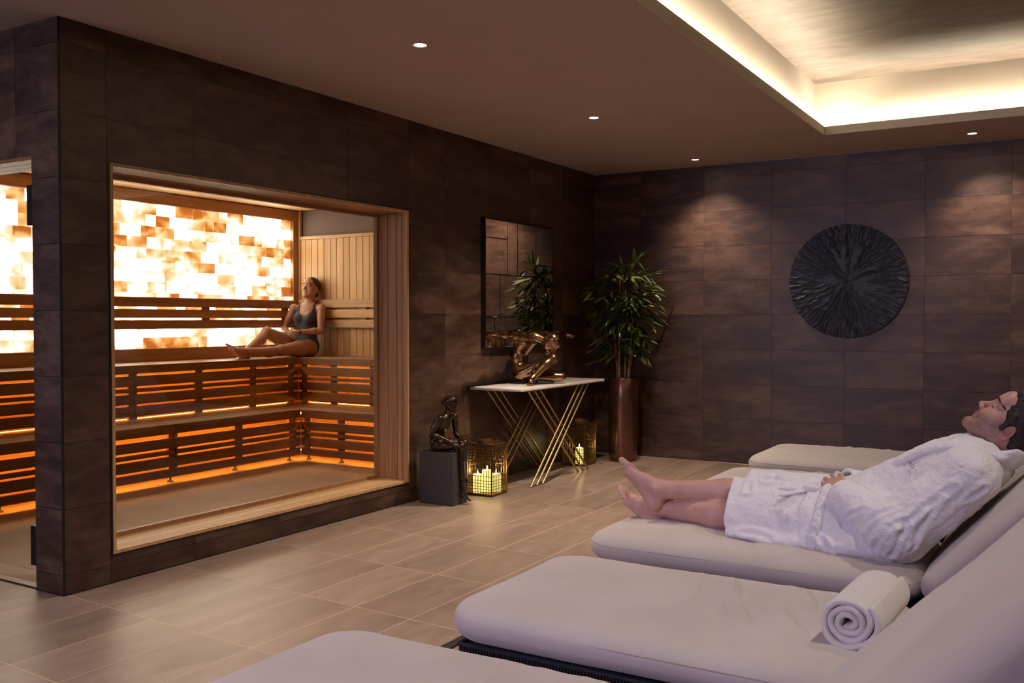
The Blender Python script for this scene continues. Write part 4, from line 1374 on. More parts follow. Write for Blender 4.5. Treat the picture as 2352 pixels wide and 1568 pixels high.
def torso(S, j, s=1., male=True, inf=0., k=.05):
    """j.pelvis, j.waist, j.chest, j.neck points; j.side (towards the figure's left), j.fwd"""
    def fr(a, b, side):
        up = nrm(np.array(b, float) - np.array(a, float)); sd = nrm(np.array(side) - up * (np.array(side) @ up)); return sd, np.cross(up, sd) * 1., up
    pv, ws, ch, nk = (np.array(x, float) for x in (j.pelvis, j.waist, j.chest, j.neck))
    A = fr(pv, ws, j.side_p); B = fr(pv, ch, np.array(j.side_p) + np.array(j.side_c)); C = fr(ws, nk, j.side_c)
    i_ = inf
    if male:
        S.ell(pv, np.array((.165, .118, .125)) * s + i_, A, k * s)
        S.ell(ws, np.array((.142, .105, .14)) * s + i_, B, k * s)
        S.ell(ch, np.array((.170, .118, .165)) * s + i_, C, k * s)
        S.ell(nk * .72 + ch * .28, np.array((.165, .080, .080)) * s + i_, C, k * s)
    else:
        S.ell(pv, np.array((.168, .118, .120)) * s + i_, A, k * s)
        S.ell(ws, np.array((.118, .092, .13)) * s + i_, B, k * s)
        S.ell(ch, np.array((.138, .100, .145)) * s + i_, C, k * s)
        S.ell(nk * .72 + ch * .28, np.array((.140, .068, .070)) * s + i_, C, k * s)
        f = np.cross(C[2], C[0]) ; f = C[1]
        if getattr(j, 'front', None) is not None and f @ np.array(j.front) < 0: f = -f
        for q in (-1, 1):
            S.ell(ch + (C[0] * q * .066 + f * .078 - C[2] * .008) * s, np.array((.057, .052, .055)) * s + i_, C, .03 * s)
    return A, B, C

def skin_mesh(parts, name, tint=None, relaxn=2):
    Ps, Qs, n = [], [], 0
    for S in parts:
        P, Q = S.mesh_data(); P = relax(P, Q, relaxn)
        Ps.append(P); Qs.append(Q + n); n += len(P)
    P = np.concatenate(Ps); Q = np.concatenate(Qs)
    me = mesh_np(name, P, Q, True)
    if tint is not None:
        a = me.attributes.new('tint', 'FLOAT_COLOR', 'POINT')
        t = np.zeros((len(me.vertices), 4), np.float32); t[:, 3] = 1
        t[:, :2] = tint(P)
        a.data.foreach_set('color', t.ravel())
    return me, P, Q

def skin_q(S):
    P, Q = S.mesh_data()
    return relax(P, Q, 2), Q

def recentre(me, o):
    co = np.zeros(len(me.vertices) * 3, np.float32); me.vertices.foreach_get('co', co)
    co = co.reshape(-1, 3) - np.array(o, np.float32); me.vertices.foreach_set('co', co.ravel()); me.update()
    return me

def face_tint(P, Pf, beard):
    """r: warm lips, ears; g: stubble"""
    out = np.zeros((len(P), 2))
    def blob(p, rad): return np.exp(-((np.linalg.norm(P - Pf(*p), axis=1) / rad) ** 2))
    c0 = Pf(0, 0, 0); s = np.linalg.norm(Pf(1, 0, 0) - c0); A = [(Pf(*e) - c0) / s for e in ((1, 0, 0), (0, 1, 0), (0, 0, 1))]
    L = np.stack([(P - c0) @ a / s for a in A], 1)
    lip = np.exp(-((L[:, 0] / .019) ** 4 + ((L[:, 2] + .0705) / .0085) ** 4)) * (L[:, 1] > .07)
    ear = np.exp(-((np.abs(L[:, 0]) - .078) / .014) ** 2 - ((L[:, 1] + .012) / .026) ** 2 - ((L[:, 2] + .016) / .034) ** 2)
    out[:, 0] = np.clip(lip * .55 + ear * .7 * (1 if beard else .3) + .25 * blob((0, .115, -.035), .02), 0, 1)
    if beard:
        sg = lambda x: 1 / (1 + np.exp(-np.clip(x, -30, 30)))
        ub = -.050 + np.clip(.080 - L[:, 1], -.03, .075) * .52
        jaw = sg((ub - L[:, 2]) / .0055) * sg((L[:, 1] + .004) / .006) * sg((L[:, 2] + .142 + .3 * np.clip(L[:, 1] - .04, -.1, .1)) / .009)
        mus = np.exp(-((L[:, 0] / .026) ** 4 + ((L[:, 2] + .0555) / .0075) ** 4)) * (L[:, 1] > .06)
        nz = .72 + .55 * vnoise(L * 300, 4) * .7
        out[:, 1] = np.clip((np.maximum(jaw * .74, mus * .7) - lip * .6) * nz, 0, .8)
    return out

def face_lines(me, P_, s=1.):
    co = np.zeros(len(me.vertices) * 3); me.vertices.foreach_get('co', co); co = co.reshape(-1, 3)
    pl = np.zeros(len(me.polygons) * 4, np.int32); me.polygons.foreach_get('vertices', pl)
    bv = BVHTree.FromPolygons(co.tolist(), pl.reshape(-1, 4).tolist())
    fd = nrm(P_(0, 1, 0) - P_(0, 0, 0))
    def on(a, u, up=.0008):
        o_ = P_(a, .25, u); hit = bv.ray_cast(Vector(o_), Vector(-fd))
        return np.array(hit[0]) + fd * up if hit[0] is not None else P_(a, .08, u)
    br, la = [], []
    for q in (-1, 1):
        for k in range(26):
            a = k / 25; x = .012 + .042 * a; z = .0195 + .0065 * math.sin(a * 2.5) - .003 * a
            for dz in (-.0016, .0016): br.append([on(q * x, z + dz), on(q * (x + .0045), z + dz + .0034 * (1 - a), .0018)])
        la.append([on(q * (.0315 + .0145 * math.cos(t)), -.0045 - .0035 * math.sin(t), .0004) for t in np.linspace(.1, math.pi - .1, 12)])
    return br, la

def strands(name, parent, lines, r, mt, loc):
    mb = MB()
    for l in lines: mb.tube([np.array(p) - np.array(loc) for p in l], r, 5)
    return obj(name, mb.mesh(name, True), mt, parent)

# ================================================================ reclining man
def man():
    Y0 = 3.655
    t = empty('person', (-.9, Y0, CT), 'man in a white bathrobe reclining on a lounger, bare feet crossed, eyes closed', 'person')
    O = V(-.9, Y0, CT)
    nr = -1                                           # camera side is -y, his left
    j = J()
    j.pelvis, j.waist, j.chest, j.neck = V(-.60, Y0, .545), V(-.485, Y0, .615), V(-.375, Y0, .698), V(-.270, Y0, .785)
    j.side_p = j.side_c = V(0, -1, 0); j.front = V(-.7, 0, .7)
    j.sh = (V(-.310, Y0 - .175, .722), V(-.295, Y0 + .165, .680))
    j.el = (V(-.545, Y0 - .235, .535), V(-.56, Y0 + .235, .545))
    j.wr = (V(-.735, Y0 - .125, .606), V(-.755, Y0 + .07, .612))
    j.hip = (V(-.62, Y0 - .09, .515), V(-.62, Y0 + .09, .525))
    j.kn = (V(-1.085, Y0 - .075, .500), V(-1.085, Y0 + .045, .570))
    j.an = (V(-1.495, Y0 - .005, .470), V(-1.465, Y0 - .050, .556))
    j.calf = (V(0, -.2, -1), V(.1, .0, -1))
    S = SDF((-1.82, 3.30, .36), (-.15, 4.0, .95), .0042)
    S2 = SDF((-1.82, 3.30, .36), (-.15, 4.0, .95), .0042)
    torso(S, j); limbs(S, j, S2=S2)
    foot(S, j.an[0], V(-.80, .02, .60), V(.60, 0, .80), V(.05, 1, 0), 1.0)
    foot(S2, j.an[1], V(-.60, -.03, .80), V(.80, 0, .60), V(0, -1, .12), 1.02)
    S.D = np.minimum(S.D, S2.D)
    hand(S, j.wr[0], V(-.46, .80, .42), V(.0, .45, -.9), V(.8, .35, .35), 1.08, .42)
    hand(S, j.wr[1], V(-.25, -.95, -.05), V(.1, .0, -1), V(-.9, .3, .1), 1.0, .35)
    hc = V(-.197, Y0, .888); hf = V(-.58, -.03, .815); hu = V(.815, .02, .58)
    Hs = SDF((-.42, Y0 - .13, .74), (-.06, Y0 + .13, 1.05), .0024)
    P_ = head(Hs, hc, hf, hu, 1.0, True)
    Hs.cone(P_(0, -.025, -.05), j.neck + V(.015, 0, -.005), .056, .060, .03); Hs.ball(P_(0, .030, -.128), .012, .03)
    me, P, Q = skin_mesh([S, Hs], 'body', lambda P: face_tint(P, P_, True))
    fm = mesh_np('face', *skin_q(Hs)); obj('body', recentre(me, O), 'skin', t)
    # hair
    Hh = SDF((-.34, Y0 - .12, .76), (-.04, Y0 + .12, 1.08), .003)
    sc = np.array((.081, .104, .092))
    ax = (nrm(np.cross(hf, hu)), nrm(hf), nrm(hu))
    Hh.ell(P_(0, -.018, .038), sc, ax, .01); Hh.ell(P_(0, .035, .092), (.05, .045, .026), ax, .03); Hh.ell(P_(0, -.07, -.02), (.066, .045, .07), ax, .03)
    Hh.rbox(P_(0, .118, -.02), (.12, .062, .096), .03, ax, .012, '-'); Hh.rbox(P_(0, .075, -.075), (.12, .072, .075), .02, ax, .012, '-')
    Hh.rbox(P_(0, .0, -.11), (.12, .2, .06), .02, ax, .01, '-')
    for q in (-1, 1):
        Hh.ell(P_(q * .088, -.012, -.02), (.022, .026, .040), ax, .006, '-')
        Hh.cone(P_(q * .066, .020, .03), P_(q * .0665, .010, -.022), .014, .009, .012)
    Ph, Qh = Hh.mesh_data(); N = normals(Ph, Qh)
    Lc = np.stack([(Ph - hc) @ a for a in ax], 1)
    Ph = Ph + N * (.0035 * vnoise(Lc * V(120, 26, 40), 6) * .6 + .0025 * vnoise(Lc * V(260, 50, 90), 8))[:, None]
    obj('hair', recentre(mesh_np('hair', Ph, Qh, True), O), 'hair', t)
    br, la = face_lines(fm, P_)
    strands('eyebrows', t, br, .0008, 'brow_hair', O)
    strands('eyelashes', t, la, .0011, 'brow_hair', O)

    # ---- robe
    R_ = SDF((-1.28, 3.20, .36), (-.08, 4.10, .98), .0052)
    jr = J(); jr.__dict__.update(j.__dict__); jr.neck = j.neck + V(.018, 0, -.018); jr.chest = j.chest + V(.006, 0, -.006)
    torso(R_, jr, 1., True, .014, .06)
    SL = [SDF((-.95, 3.20, .36), (-.10, 4.10, .95), .005) for _ in (0, 1)]
    for i, q in ((0, -1), (1, 1)):
        sh, el, wr = j.sh[i], j.el[i], j.wr[i]
        cuff = wr + nrm(el - wr) * .0
        R_.ball(sh, .074, .05); R_.cone(sh, sh * .5 + el * .5, .086, .07, .05)
        T_ = SL[i]
        T_.ball(sh + V(.01, 0, -.01), .080, .05); T_.cone(sh, el, .082, .086, .045); T_.ball(el + V(.015, 0, -.03), .078, .05); T_.cone(el, cuff, .084, .070, .04)
        T_.ell(el * .6 + sh * .4 + V(.03, 0, -.035), (.15, .062, .075), (el - sh, *perp(el - sh)), .05)
        d = nrm(wr - el); T_.cone(wr - d * .05, wr + d * .12, .054, .062, .008, '-'); T_.clip(wr + d * .012, d, .012)
        T_.clip((0, 0, CT - .001), (0, 0, -1), .012); T_.clip((-.47, 0, CT), (math.sin(BA), 0, -math.cos(BA)), .012)
    for i in (0, 1):
        hp, kn = j.hip[i], j.kn[i] + nrm(j.kn[i] - j.hip[i]) * .10
        R_.cone(hp, kn, .112, .078, .05)
    # lap: cloth stretched over both thighs and spread on the cushion
    R_.cone(V(-.66, Y0, .535), V(-1.24, Y0 - .01, .535), .105, .075, .07)
    R_.cone(V(-.62, Y0 - .14, .485), V(-1.24, Y0 - .12, .465), .085, .050, .05)
    R_.cone(V(-.62, Y0 + .14, .485), V(-1.24, Y0 + .11, .48), .085, .05, .05)
    R_.ell(V(-.62, Y0 - .16, .455), (.22, .13, .05), None, .05); R_.ell(V(-.9, Y0 - .12, .44), (.3, .12, .035), None, .04)
    R_.cone(V(-.34, Y0 - .16, .63), V(-.52, Y0 - .17, .475), .07, .08, .05); R_.cone(V(-.70, Y0, .56), V(-.56, Y0, .64), .09, .10, .05)
    # hem: two overlapping fronts
    R_.clip((-1.148, Y0, .5), (-1, .0, -.10), 0)
    R_.rbox((-1.20, Y0 + .16, .6), (.095, .19, .16), .01, (V(1, 0, .12), V(0, 1, 0), V(-.12, 0, 1)), .008, '-')
    # hollow the hem and cuffs
    for i in (0, 1):
        a_ = j.kn[i] + V(.03, 0, 0); b_ = j.kn[i] + nrm(j.an[i] - j.kn[i]) * .2
        R_.cone(a_, b_, .063, .066, .008, '-')
    # neck opening and chest V
    R_.cone(j.neck + V(.01, 0, -.01), j.neck + V(.05, 0, .13), .064, .085, .012, '-')
    R_.cone(P_(0, .03, -.165), j.chest + V(-.06, 0, .12), .030, .010, .02, '-')
    # press down on the cushions
    R_.clip((0, 0, CT - .003), (0, 0, -1), .012)
    R_.clip((-.47, 0, CT), (math.sin(BA), 0, -math.cos(BA)), .012)
    def crease(h, Pr, a, b, wd, am, c=None):
        pts = [np.array(a, float)] + ([np.array(c, float)] if c is not None else []) + [np.array(b, float)]
        if c is not None:
            pts = [pts[0] * (1 - f) ** 2 + 2 * pts[1] * f * (1 - f) + pts[2] * f * f for f in np.linspace(0, 1, 8)]
        d = np.min([segdist(Pr, p, q) for p, q in zip(pts[:-1], pts[1:])], 0)
        h += -am * np.exp(-(d / wd) ** 2) + .6 * am * np.exp(-((d - 2 * wd) / wd) ** 2)
    def cloth(S_, creases):
        Pr, Qr = S_.mesh_data(); Pr = relax(Pr, Qr, 2); N = normals(Pr, Qr)
        h = np.zeros(len(Pr))
        for a, c, b, wd, am in creases: crease(h, Pr, a, b, wd, am, c)
        h += .0042 * vnoise(Pr * 14, 3) + .0024 * vnoise(Pr * 42, 5) + .0020 * vnoise(Pr * 110, 7)
        Pr = Pr + N * h[:, None]
        Pr[:, 2] = np.maximum(Pr[:, 2], CT - .004)
        return Pr, Qr
    yn = Y0 - .31
    cs_ = [(a, c, b, .0085, .0095) for a, c, b in (((-.52, yn, .625), (-.60, yn, .60), (-.645, yn, .50)), ((-.49, yn, .58), (-.56, yn - .02, .55), (-.59, yn, .45)), ((-.47, yn, .66), (-.58, yn, .655), (-.69, yn + .06, .56)),
                    ((-.44, yn, .61), (-.50, yn - .02, .56), (-.53, yn, .46)), ((-.38, yn + .02, .66), (-.44, yn, .58), (-.46, yn, .50)), ((-.34, yn + .03, .70), (-.37, yn, .62), (-.40, yn, .56)),
                    ((-.64, yn + .08, .67), (-.58, yn + .06, .68), (-.50, yn + .03, .69)), ((-.28, yn + .08, .76), (-.40, yn + .03, .66), (-.50, yn, .56)), ((-.26, yn + .06, .70), (-.36, yn, .60), (-.47, yn, .48)))]
    yk = Y0 - .22
    cr_ = [(a, c, b, .010, .012) for a, c, b in (((-.845, Y0 - .06, .625), (-.90, yk, .57), (-.885, yk - .03, .45)), ((-.855, Y0 - .08, .60), (-.93, yk, .55), (-.93, yk - .02, .50)), ((-.84, yk + .03, .58), (-.85, yk, .53), (-.83, yk - .03, .46)),
                    ((-.87, Y0, .62), (-.95, Y0 - .05, .63), (-1.03, Y0 - .04, .62)), ((-.82, yk, .56), (-.80, yk - .03, .50), (-.74, yk - .05, .44)), ((-1.0, Y0 - .03, .63), (-1.0, Y0 + .05, .63), (-1.0, Y0 + .1, .6)),
                    ((-1.08, Y0, .61), (-1.09, Y0 - .05, .61), (-1.08, Y0 - .1, .59)), ((-.96, yk - .02, .45), (-1.0, yk, .47), (-1.08, yk, .46)), ((-.80, Y0 - .05, .63), (-.76, Y0 - .12, .60), (-.70, yk, .52)))]
    Pr, Qr = cloth(R_, cr_)
    rb = obj('bathrobe', recentre(mesh_np('bathrobe', Pr, Qr, True), O), 'terry', t)
    for T_ in SL:
        Pt, Qt = cloth(T_, cs_)
        obj('sleeve', recentre(mesh_np('sleeve', Pt, Qt, True), O), 'terry', rb)
    bvh = BVHTree.FromPolygons([tuple(p) for p in Pr], [tuple(map(int, q)) for q in Qr])
    # shawl collar: soft roll from behind the neck down both lapels
    for q in (-1, 1):
        path = [V(-.175, Y0 + q * .0, .765), V(-.18, Y0 + q * .068, .768), V(-.212, Y0 + q * .110, .786), V(-.285, Y0 + q * .108, .812), V(-.37, Y0 + q * .082, .818), V(-.455, Y0 + q * .056, .790), V(-.535, Y0 + q * .034, .745), V(-.61, Y0 + q * .012, .695), V(-.685, Y0 - q * .012 - .02, .645)]
        Cs = SDF((-.78, Y0 - .2, .60), (-.12, Y0 + .2, .95), .0048)
        fine = []
        for a, b in zip(path[:-1], path[1:]):
            for f in np.linspace(0, 1, 5)[:-1]: fine.append(a + (b - a) * f)
        fine.append(path[-1])
        for i_, (a, b) in enumerate(zip(fine[:-1], fine[1:])):
            f = i_ / len(fine); wd = .046 if f < .35 else .046 - .014 * (f - .35) / .65
            d = nrm(b - a); sd = nrm(np.cross(d, V(-.6, 0, .8)))
            Cs.ell((a + b) / 2 + sd * 0 , (.03, wd, .0165), (d, nrm(sd + V(0, q * -.2, .35)), np.cross(d, sd)), .012)
        Pc, Qc = Cs.mesh_data(); Pc = relax(Pc, Qc, 2); Nc = normals(Pc, Qc)
        Pc = Pc + Nc * (.0022 * vnoise(Pc * 60, 4) + .0016 * vnoise(Pc * 120, 5))[:, None]
        obj('shawl_collar', recentre(mesh_np('collar', Pc, Qc, True), O), 'terry', rb)
    # belt with a knot
    Bs = SDF((-.99, Y0 - .34, .38), (-.70, Y0 + .3, .70), .0046)
    ring = []
    for an in np.linspace(-2.6, 2.6, 27):
        o_ = V(-.80 + .02 * math.cos(an), Y0 + .30 * math.sin(an), .50 + .16 * math.cos(an))
        d = nrm(V(-.80, Y0, .50) - o_); hit = bvh.ray_cast(Vector(o_ - d * .25), Vector(d))
        ring.append(np.array(hit[0]) - d * .002 if hit[0] is not None else o_)
    for a, b in zip(ring[:-1], ring[1:]):
        if np.linalg.norm(b - a) < .09:
            n_ = nrm((a + b) / 2 - V(-.80, Y0, .5)); d = nrm(b - a); Bs.ell((a + b) / 2, (np.linalg.norm(b - a) * .75 + .01, .021, .008), (d, np.cross(n_, d), n_), .008)
    kp = V(-.815, Y0 - .085, .618)
    Bs.ell(kp + V(-.03, -.01, .006), (.030, .026, .017), None, .008)
    for e in (V(-.085, -.055, -.020), V(-.11, .012, -.010)):
        d = nrm(e); Bs.ell(kp + V(-.03, -.01, .002) + e * .6, (np.linalg.norm(e) * .62, .0165, .0085), (d, nrm(np.cross(V(0, 0, 1), d)), np.cross(d, nrm(np.cross(V(0, 0, 1), d)))), .006)
    Pb, Qb = Bs.mesh_data(); Pb = relax(Pb, Qb, 1); Nb = normals(Pb, Qb); Pb = Pb + Nb * (.0018 * vnoise(Pb * 90, 4))[:, None]
    obj('belt', recentre(mesh_np('belt', Pb, Qb, True), O), 'terry', rb)
    # small embroidered mark on the breast
    c0 = V(-.50, Y0 - .105, .735); ux = nrm(V(.66, 0, .75)); uz = nrm(V(-.75, -.25, .6)); out = nrm(np.cross(ux, uz)) ; out = out if out[1] < 0 else -out
    mb = MB()
    def st(pts, r=.0009):
        q = []
        for f_ in np.linspace(0, 1, 6):
            a, b = pts[0][0] * (1 - f_) + pts[1][0] * f_, pts[0][1] * (1 - f_) + pts[1][1] * f_
            p = c0 + ux * a + uz * b
            hit = bvh.ray_cast(Vector(p + out * .2), Vector(-out))
            if hit[0] is None: return
            q.append(np.array(hit[0]) + np.array(hit[1]) * .0035 - O)
        mb.tube(q, r * .75, 5)
    s_ = .0085
    G = [[(0, -1), (0, 1)], [(0, -1), (1.2, -1)], [(1.2, -1), (.1, .2)], [(.5, .9), (1.6, .9)], [(.5, .9), (.5, 2.)], [(-1.9, -1.5), (-1.9, -.4)], [(-1.9, -1.5), (-2.9, -1.8)],
         [(-2.5, .1), (-2.3, .3)], [(-2.6, -.8), (-2.4, -.5)], [(-2.3, 1.), (-2., 1.2)], [(2.3, -1.6), (2.5, 1.2)], [(2.4, 1.6), (3.1, 1.6)], [(2.6, 1.6), (3., 2.4)], [(3., 2.4), (3.4, 2.4)]]
    for g in G: st([(a * s_, b * s_) for (a, b) in g])
    obj('embroidery', mb.mesh('embroidery', True), 'thread', rb)
man()

# ================================================================ woman on the upper bench
def woman():
    zb = .884; X0 = -6.615
    O = V(X0, 7.0, zb)
    t = empty('person', tuple(O), 'woman in a dark swimsuit sitting on the upper sauna bench, legs stretched out', 'person')
    j = J()
    j.pelvis, j.waist, j.chest, j.neck = V(X0, 6.985, .985), V(X0 + .002, 7.005, 1.115), V(X0 + .005, 7.03, 1.255), V(X0 + .0, 7.055, 1.405)
    j.side_p, j.side_c = V(1, .08, 0), V(1, .22, 0); j.front = V(.25, -1, .1)
    j.sh = (V(X0 + .155, 7.065, 1.36), V(X0 - .155, 7.00, 1.36))
    j.el = (V(X0 + .215, 6.985, 1.135), V(X0 - .175, 6.885, 1.15))
    j.wr = (V(X0 + .07, 6.80, 1.125), V(X0 - .03, 6.775, 1.12))
    j.hip = (V(X0 + .085, 6.96, .968), V(X0 - .085, 6.945, .975))
    j.kn = (V(X0 + .12, 6.54, .955), V(X0 - .08, 6.555, 1.125))
    j.an = (V(X0 + .03, 6.145, .955), V(X0 - .01, 6.21, .945))
    j.calf = (V(.1, .1, -1), V(0, .7, -.8))
    s = .93
    S = SDF((-6.95, 5.82, .86), (-6.28, 7.19, 1.72), .0042)
    torso(S, j, s, False); limbs(S, j, s, False)
    foot(S, j.an[0], V(-.08, -.62, .55), V(0, .55, .75), V(-1, 0, .2), .92, toe_up=.1)
    foot(S, j.an[1], V(.35, -1, -.06), V(0, -.05, 1), V(.95, .3, 0), .92)
    hand(S, j.wr[0], V(-.80, -.35, -.18), V(-.1, .9, -.35), V(-.3, .2, .9), .86, .4)
    hand(S, j.wr[1], V(.85, -.2, -.12), V(-.1, .9, -.4), V(.3, .2, .9), .86, .4)
    hc = V(X0 - .005, 7.085, 1.565); hf = V(.10, -.965, .24); hu = V(.02, .24, .97)
    Hs = SDF((-6.75, 6.93, 1.36), (-6.48, 7.2, 1.72), .003)
    P_ = head(Hs, hc, hf, hu, .93, False)
    Hs.cone(P_(0, -.02, -.06), j.neck + V(0, 0, -.03), .047, .052, .03)
    me, P, Q = skin_mesh([S, Hs], 'body', lambda P: face_tint(P, P_, False))
    fm = mesh_np('face', *skin_q(Hs)); obj('body', recentre(me, O), 'skin_tan', t)
    # swimsuit
    W_ = SDF((-6.85, 6.75, .86), (-6.40, 7.20, 1.42), .0036)
    A, B, C = torso(W_, j, s, False, .0065)
    for i in (0, 1):
        hp, kn = j.hip[i], j.kn[i]; W_.cone(hp, hp + (kn - hp) * .3, .092 * s, .085 * s, .03)
    fr = nrm(np.array(j.front)); sd = nrm(np.array(j.side_c)); up = nrm(j.neck - j.waist)
    for i, q in ((0, 1), (1, -1)):
        hp, kn = j.hip[i], j.kn[i]; d = nrm(kn - hp)
        W_.cone(hp + d * .075 + V(q * .035, 0, -.02), kn, .118, .10, .006, '-')
        W_.cone(j.sh[i] + V(q * .02, 0, .05), j.sh[i] + V(q * .02, 0, -.095), .078, .066, .008, '-')
    W_.ell(j.chest + fr * .10 + up * .125, (.078, .09, .098), (sd, fr, up), .008, '-')
    W_.ell(j.chest - fr * .10 + up * .12, (.085, .08, .13), (sd, fr, up), .008, '-')
    W_.clip(j.neck - up * .02, up, .004)
    Pw, Qw = W_.mesh_data(); Pw = relax(Pw, Qw, 2)
    sm = obj('swimsuit', recentre(mesh_np('swimsuit', Pw, Qw, True), O), 'swimsuit', t)
    # straps
    bv = BVHTree.FromPolygons([tuple(p) for p in P], [tuple(map(int, q)) for q in Q])
    for q in (-1, 1):
        pts = []
        for a in np.linspace(-.35, 2.6, 14):
            o_ = j.neck + sd * q * (.082) - up * .075; d = fr * math.cos(a) + up * math.sin(a)
            hit = bv.ray_cast(Vector(o_ + d * .3), Vector(-d))
            if hit[0] is not None: pts.append(np.array(hit[0]) + np.array(hit[1]) * .001 - O)
        if len(pts) > 3:
            mb = MB(); mb.tube(pts, .0062, 6); obj('strap', mb.mesh('strap', True), 'swimsuit', sm)
    # hair drawn back to a low tail
    ax = (nrm(np.cross(hf, hu)), nrm(hf), nrm(hu))
    Hh = SDF((-6.76, 6.98, 1.38), (-6.46, 7.2, 1.73), .0032)
    Hh.ell(P_(0, -.019, .036), np.array((.077, .098, .087)) * .93, ax, .01)
    Hh.rbox(P_(0, .125, -.024), (.12, .066, .086), .05, ax, .012, '-'); Hh.rbox(P_(0, .05, -.09), (.12, .080, .07), .02, ax, .012, '-')
    for q in (-1, 1): Hh.ell(P_(q * .084, -.004, -.022), (.02, .024, .034), ax, .006, '-')
    Hh.ell(P_(0, -.085, -.06), (.034, .028, .038), ax, .03); Hh.cone(P_(.03, -.075, -.08), P_(.06, -.06, -.16), .026, .018, .02)
    Ph, Qh = Hh.mesh_data(); N = normals(Ph, Qh); Ph = Ph + N * (.002 * vnoise(Ph * 90, 6))[:, None]
    obj('hair', recentre(mesh_np('hair', Ph, Qh, True), O), 'hair', t)
    br, la = face_lines(fm, P_)
    strands('eyebrows', t, br, .0008, 'brow_hair', O)
    strands('eyelashes', t, la, .0012, 'brow_hair', O)
    # dark band on the wrist
    w_ = j.wr[0] + nrm(j.el[0] - j.wr[0]) * .03; d = nrm(j.el[0] - j.wr[0]); u, v_ = perp(d)
    mb = MB(); mb.tube([w_ + (u * math.cos(a) + v_ * math.sin(a)) * .0275 - O for a in np.linspace(0, 2 * math.pi, 17)[:-1]], .0045, 6, closed=True)
    obj('wristband', mb.mesh('band', True), 'swimsuit', t)
woman()

# ================================================================ bronze: seated figure on the plinth
def seated():
    s = .43
    zt = .355
    O = V(-3.672, 5.25, zt)
    f = nrm(V(.94, .34, 0)); l = V(-f[1], f[0], 0); u = V(0, 0, 1)      # f front, l his left
    W = lambda a, b, c: O + f * a + l * b + u * c                     # metres, already small scale
    j = J()
    j.pelvis, j.waist, j.chest, j.neck = W(-.060, 0, .048), W(-.072, .002, .118), W(-.040, .004, .186), W(.006, .0, .248)
    j.side_p = l; j.side_c = nrm(l - f * .1); j.front = f
    j.sh = (W(.030, .080, .226), W(-.028, -.084, .226))
    j.el = (W(.035, .100, .105), W(-.078, -.112, .125)); j.wr = (W(.085, .050, .072), W(.050, -.075, .070))
    j.hip = (W(-.045, .036, .045), W(-.045, -.036, .045)); j.kn = (W(.112, .050, .052), W(.112, -.036, .040))
    j.an = (W(.105, .036, -.150), W(.118, -.028, -.265)); j.calf = (-f, -f)
    S = SDF(O - V(.22, .22, .36), O + V(.24, .30, .42), .0027)
    torso(S, j, s * 1.12, True); limbs(S, j, s * 1.0, True)
    foot(S, j.an[0], f * .8 - u * .55, u, -l, s); foot(S, j.an[1], f * .75 - u * .55, u, l, s)
    hand(S, j.wr[1], f * .55 + l * .25 - u * .75, -u - f * .3, l, s * 1.15, .25); hand(S, j.wr[0], f * .2 - l * .9 - u * .25, -u, f, s * 1.1, .5)
    hf = nrm(V(.70, .71, -.08))
    P_ = head(S, W(.026, .0, .322), hf, u, s * 1.12, True)
    S.cone(P_(0, -.02, -.05), j.neck, .052 * s, .060 * s, .02)
    S.ell(P_(0, -.02, .035), np.array((.078, .100, .088)) * s, (l, hf, u), .006); S.ball(P_(0, -.105, .01), .034 * s, .012)
    # spine and shoulder blades
    for a, b in ((j.waist, j.chest), (j.chest, j.neck)): S.cone(a - f * .052, b - f * .046, .004, .004, .012, '-')
    P, Q = S.mesh_data(); P = relax(P, Q, 1)
    o = obj('seated_statue', recentre(mesh_np('statue', P, Q, True), O), 'bronze_dark', None, tuple(O), label='small dark bronze seated figure perched on a grey stone block with legs hanging', category='sculpture')
seated()

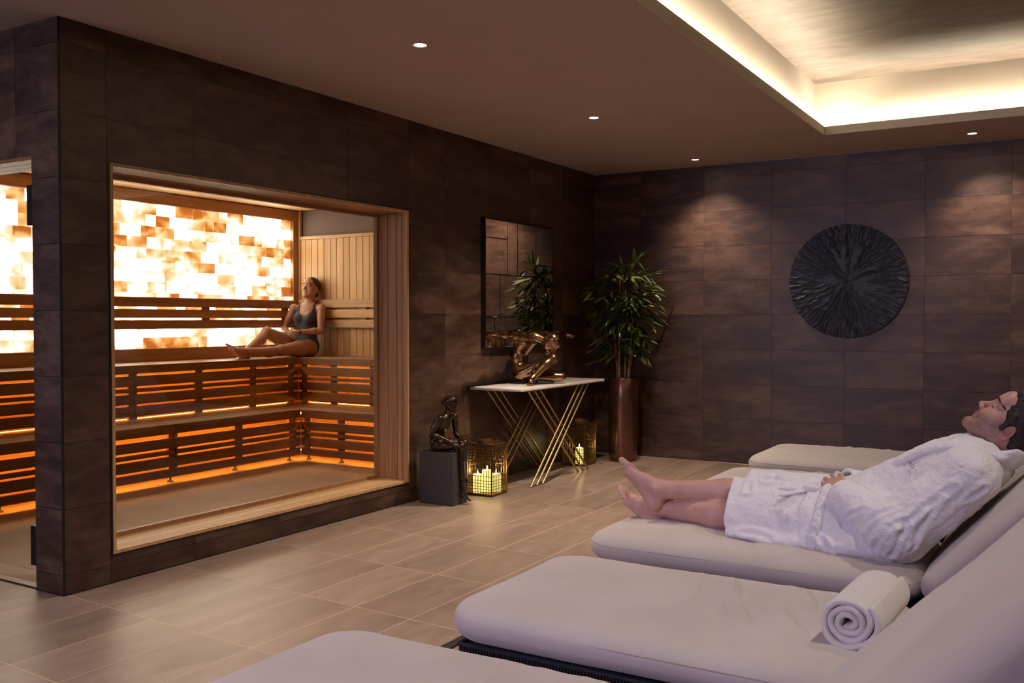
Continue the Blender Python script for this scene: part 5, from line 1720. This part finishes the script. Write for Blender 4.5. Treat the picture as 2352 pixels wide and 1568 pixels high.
# ================================================================ bronze: bowed man with outstretched arms on the console
def bowed():
    s = .66
    O = V(-3.70, 6.40, .745)
    f = V(1, 0, 0); l = V(0, 1, 0); u = V(0, 0, 1)                     # faces the room; his left is +y
    W = lambda a, b, c: O + f * a + l * b + u * c
    S = SDF(O - V(.22, .64, .02), O + V(.36, .72, .55), .0042)
    j = J()
    j.pelvis, j.waist, j.chest, j.neck = W(-.055, .0, .095), W(-.085, .0, .205), W(-.035, .0, .315), W(.055, .01, .372)
    j.side_p = l; j.side_c = l; j.front = nrm(f + -.4 * u)
    j.sh = (W(.02, .145, .372), W(.02, -.135, .372))
    j.el = (W(.03, .36, .392), W(.025, -.34, .392)); j.wr = (W(.035, .55, .375), W(.03, -.53, .395))
    j.hip = (W(-.03, .062, .08), W(-.03, -.062, .08)); j.kn = (W(.205, .17, .052), W(.215, .02, .205))
    j.an = (W(.04, .02, .040), W(.115, -.135, .055)); j.calf = (-f - u * .2, -f)
    torso(S, j, s * .92, True); limbs(S, j, s * .92, True)
    # extra muscle: deltoids, trapezius, back
    for i in (0, 1):
        S.ball(j.sh[i], .062 * s, .02); S.cone(j.neck - f * .03, j.sh[i], .050 * s, .05 * s, .03)
        S.ell(j.sh[i] * .6 + j.el[i] * .4, (.075 * s, .058 * s, .056 * s), (l, f, u), .02)
        S.ell(j.el[i] * .72 + j.wr[i] * .28, (.07 * s, .048 * s, .046 * s), (l, f, u), .02)
    S.cone(j.waist - f * .07, j.chest - f * .065 + u * .03, .006, .006, .014, '-')
    foot(S, j.an[0], V(-.25, -1, -.05), V(.4, 0, 1), V(.4, -.2, .8), s * .92); foot(S, j.an[1], V(.35, -1, -.12), V(.1, -.1, 1), V(-.9, -.4, 0), s * .95)
    hand(S, j.wr[0], V(.05, 1, -.08), V(.2, 0, -1), V(1, 0, .1), s * 1.0, .25); hand(S, j.wr[1], V(.05, -1, .02), V(.2, 0, -1), V(1, 0, .1), s * 1.0, .25)
    hf = nrm(V(.55, .12, -.85)); hu = nrm(V(.85, .1, .5))
    P_ = head(S, W(.195, .03, .325), hf, hu, s * .97, True)
    S.cone(P_(0, -.03, -.05), j.neck, .058 * s, .066 * s, .03)
    S.ell(P_(0, .075, -.125), (.040 * s, .040 * s, .055 * s), (l, hf, hu), .02)    # beard
    P, Q = S.mesh_data(); P = relax(P, Q, 1); N = normals(P, Q)
    bd = np.exp(-(np.linalg.norm(P - P_(0, .07, -.12), axis=1) / (.055 * s)) ** 2)
    P = P + N * (bd * .004 * vnoise(P * 120, 2))[:, None]
    obj('bowed_statue', recentre(mesh_np('statue', P, Q, True), O), 'bronze', None, tuple(O), label='polished bronze of a crouching bowed man with arms stretched wide on the marble table', category='sculpture')
bowed()
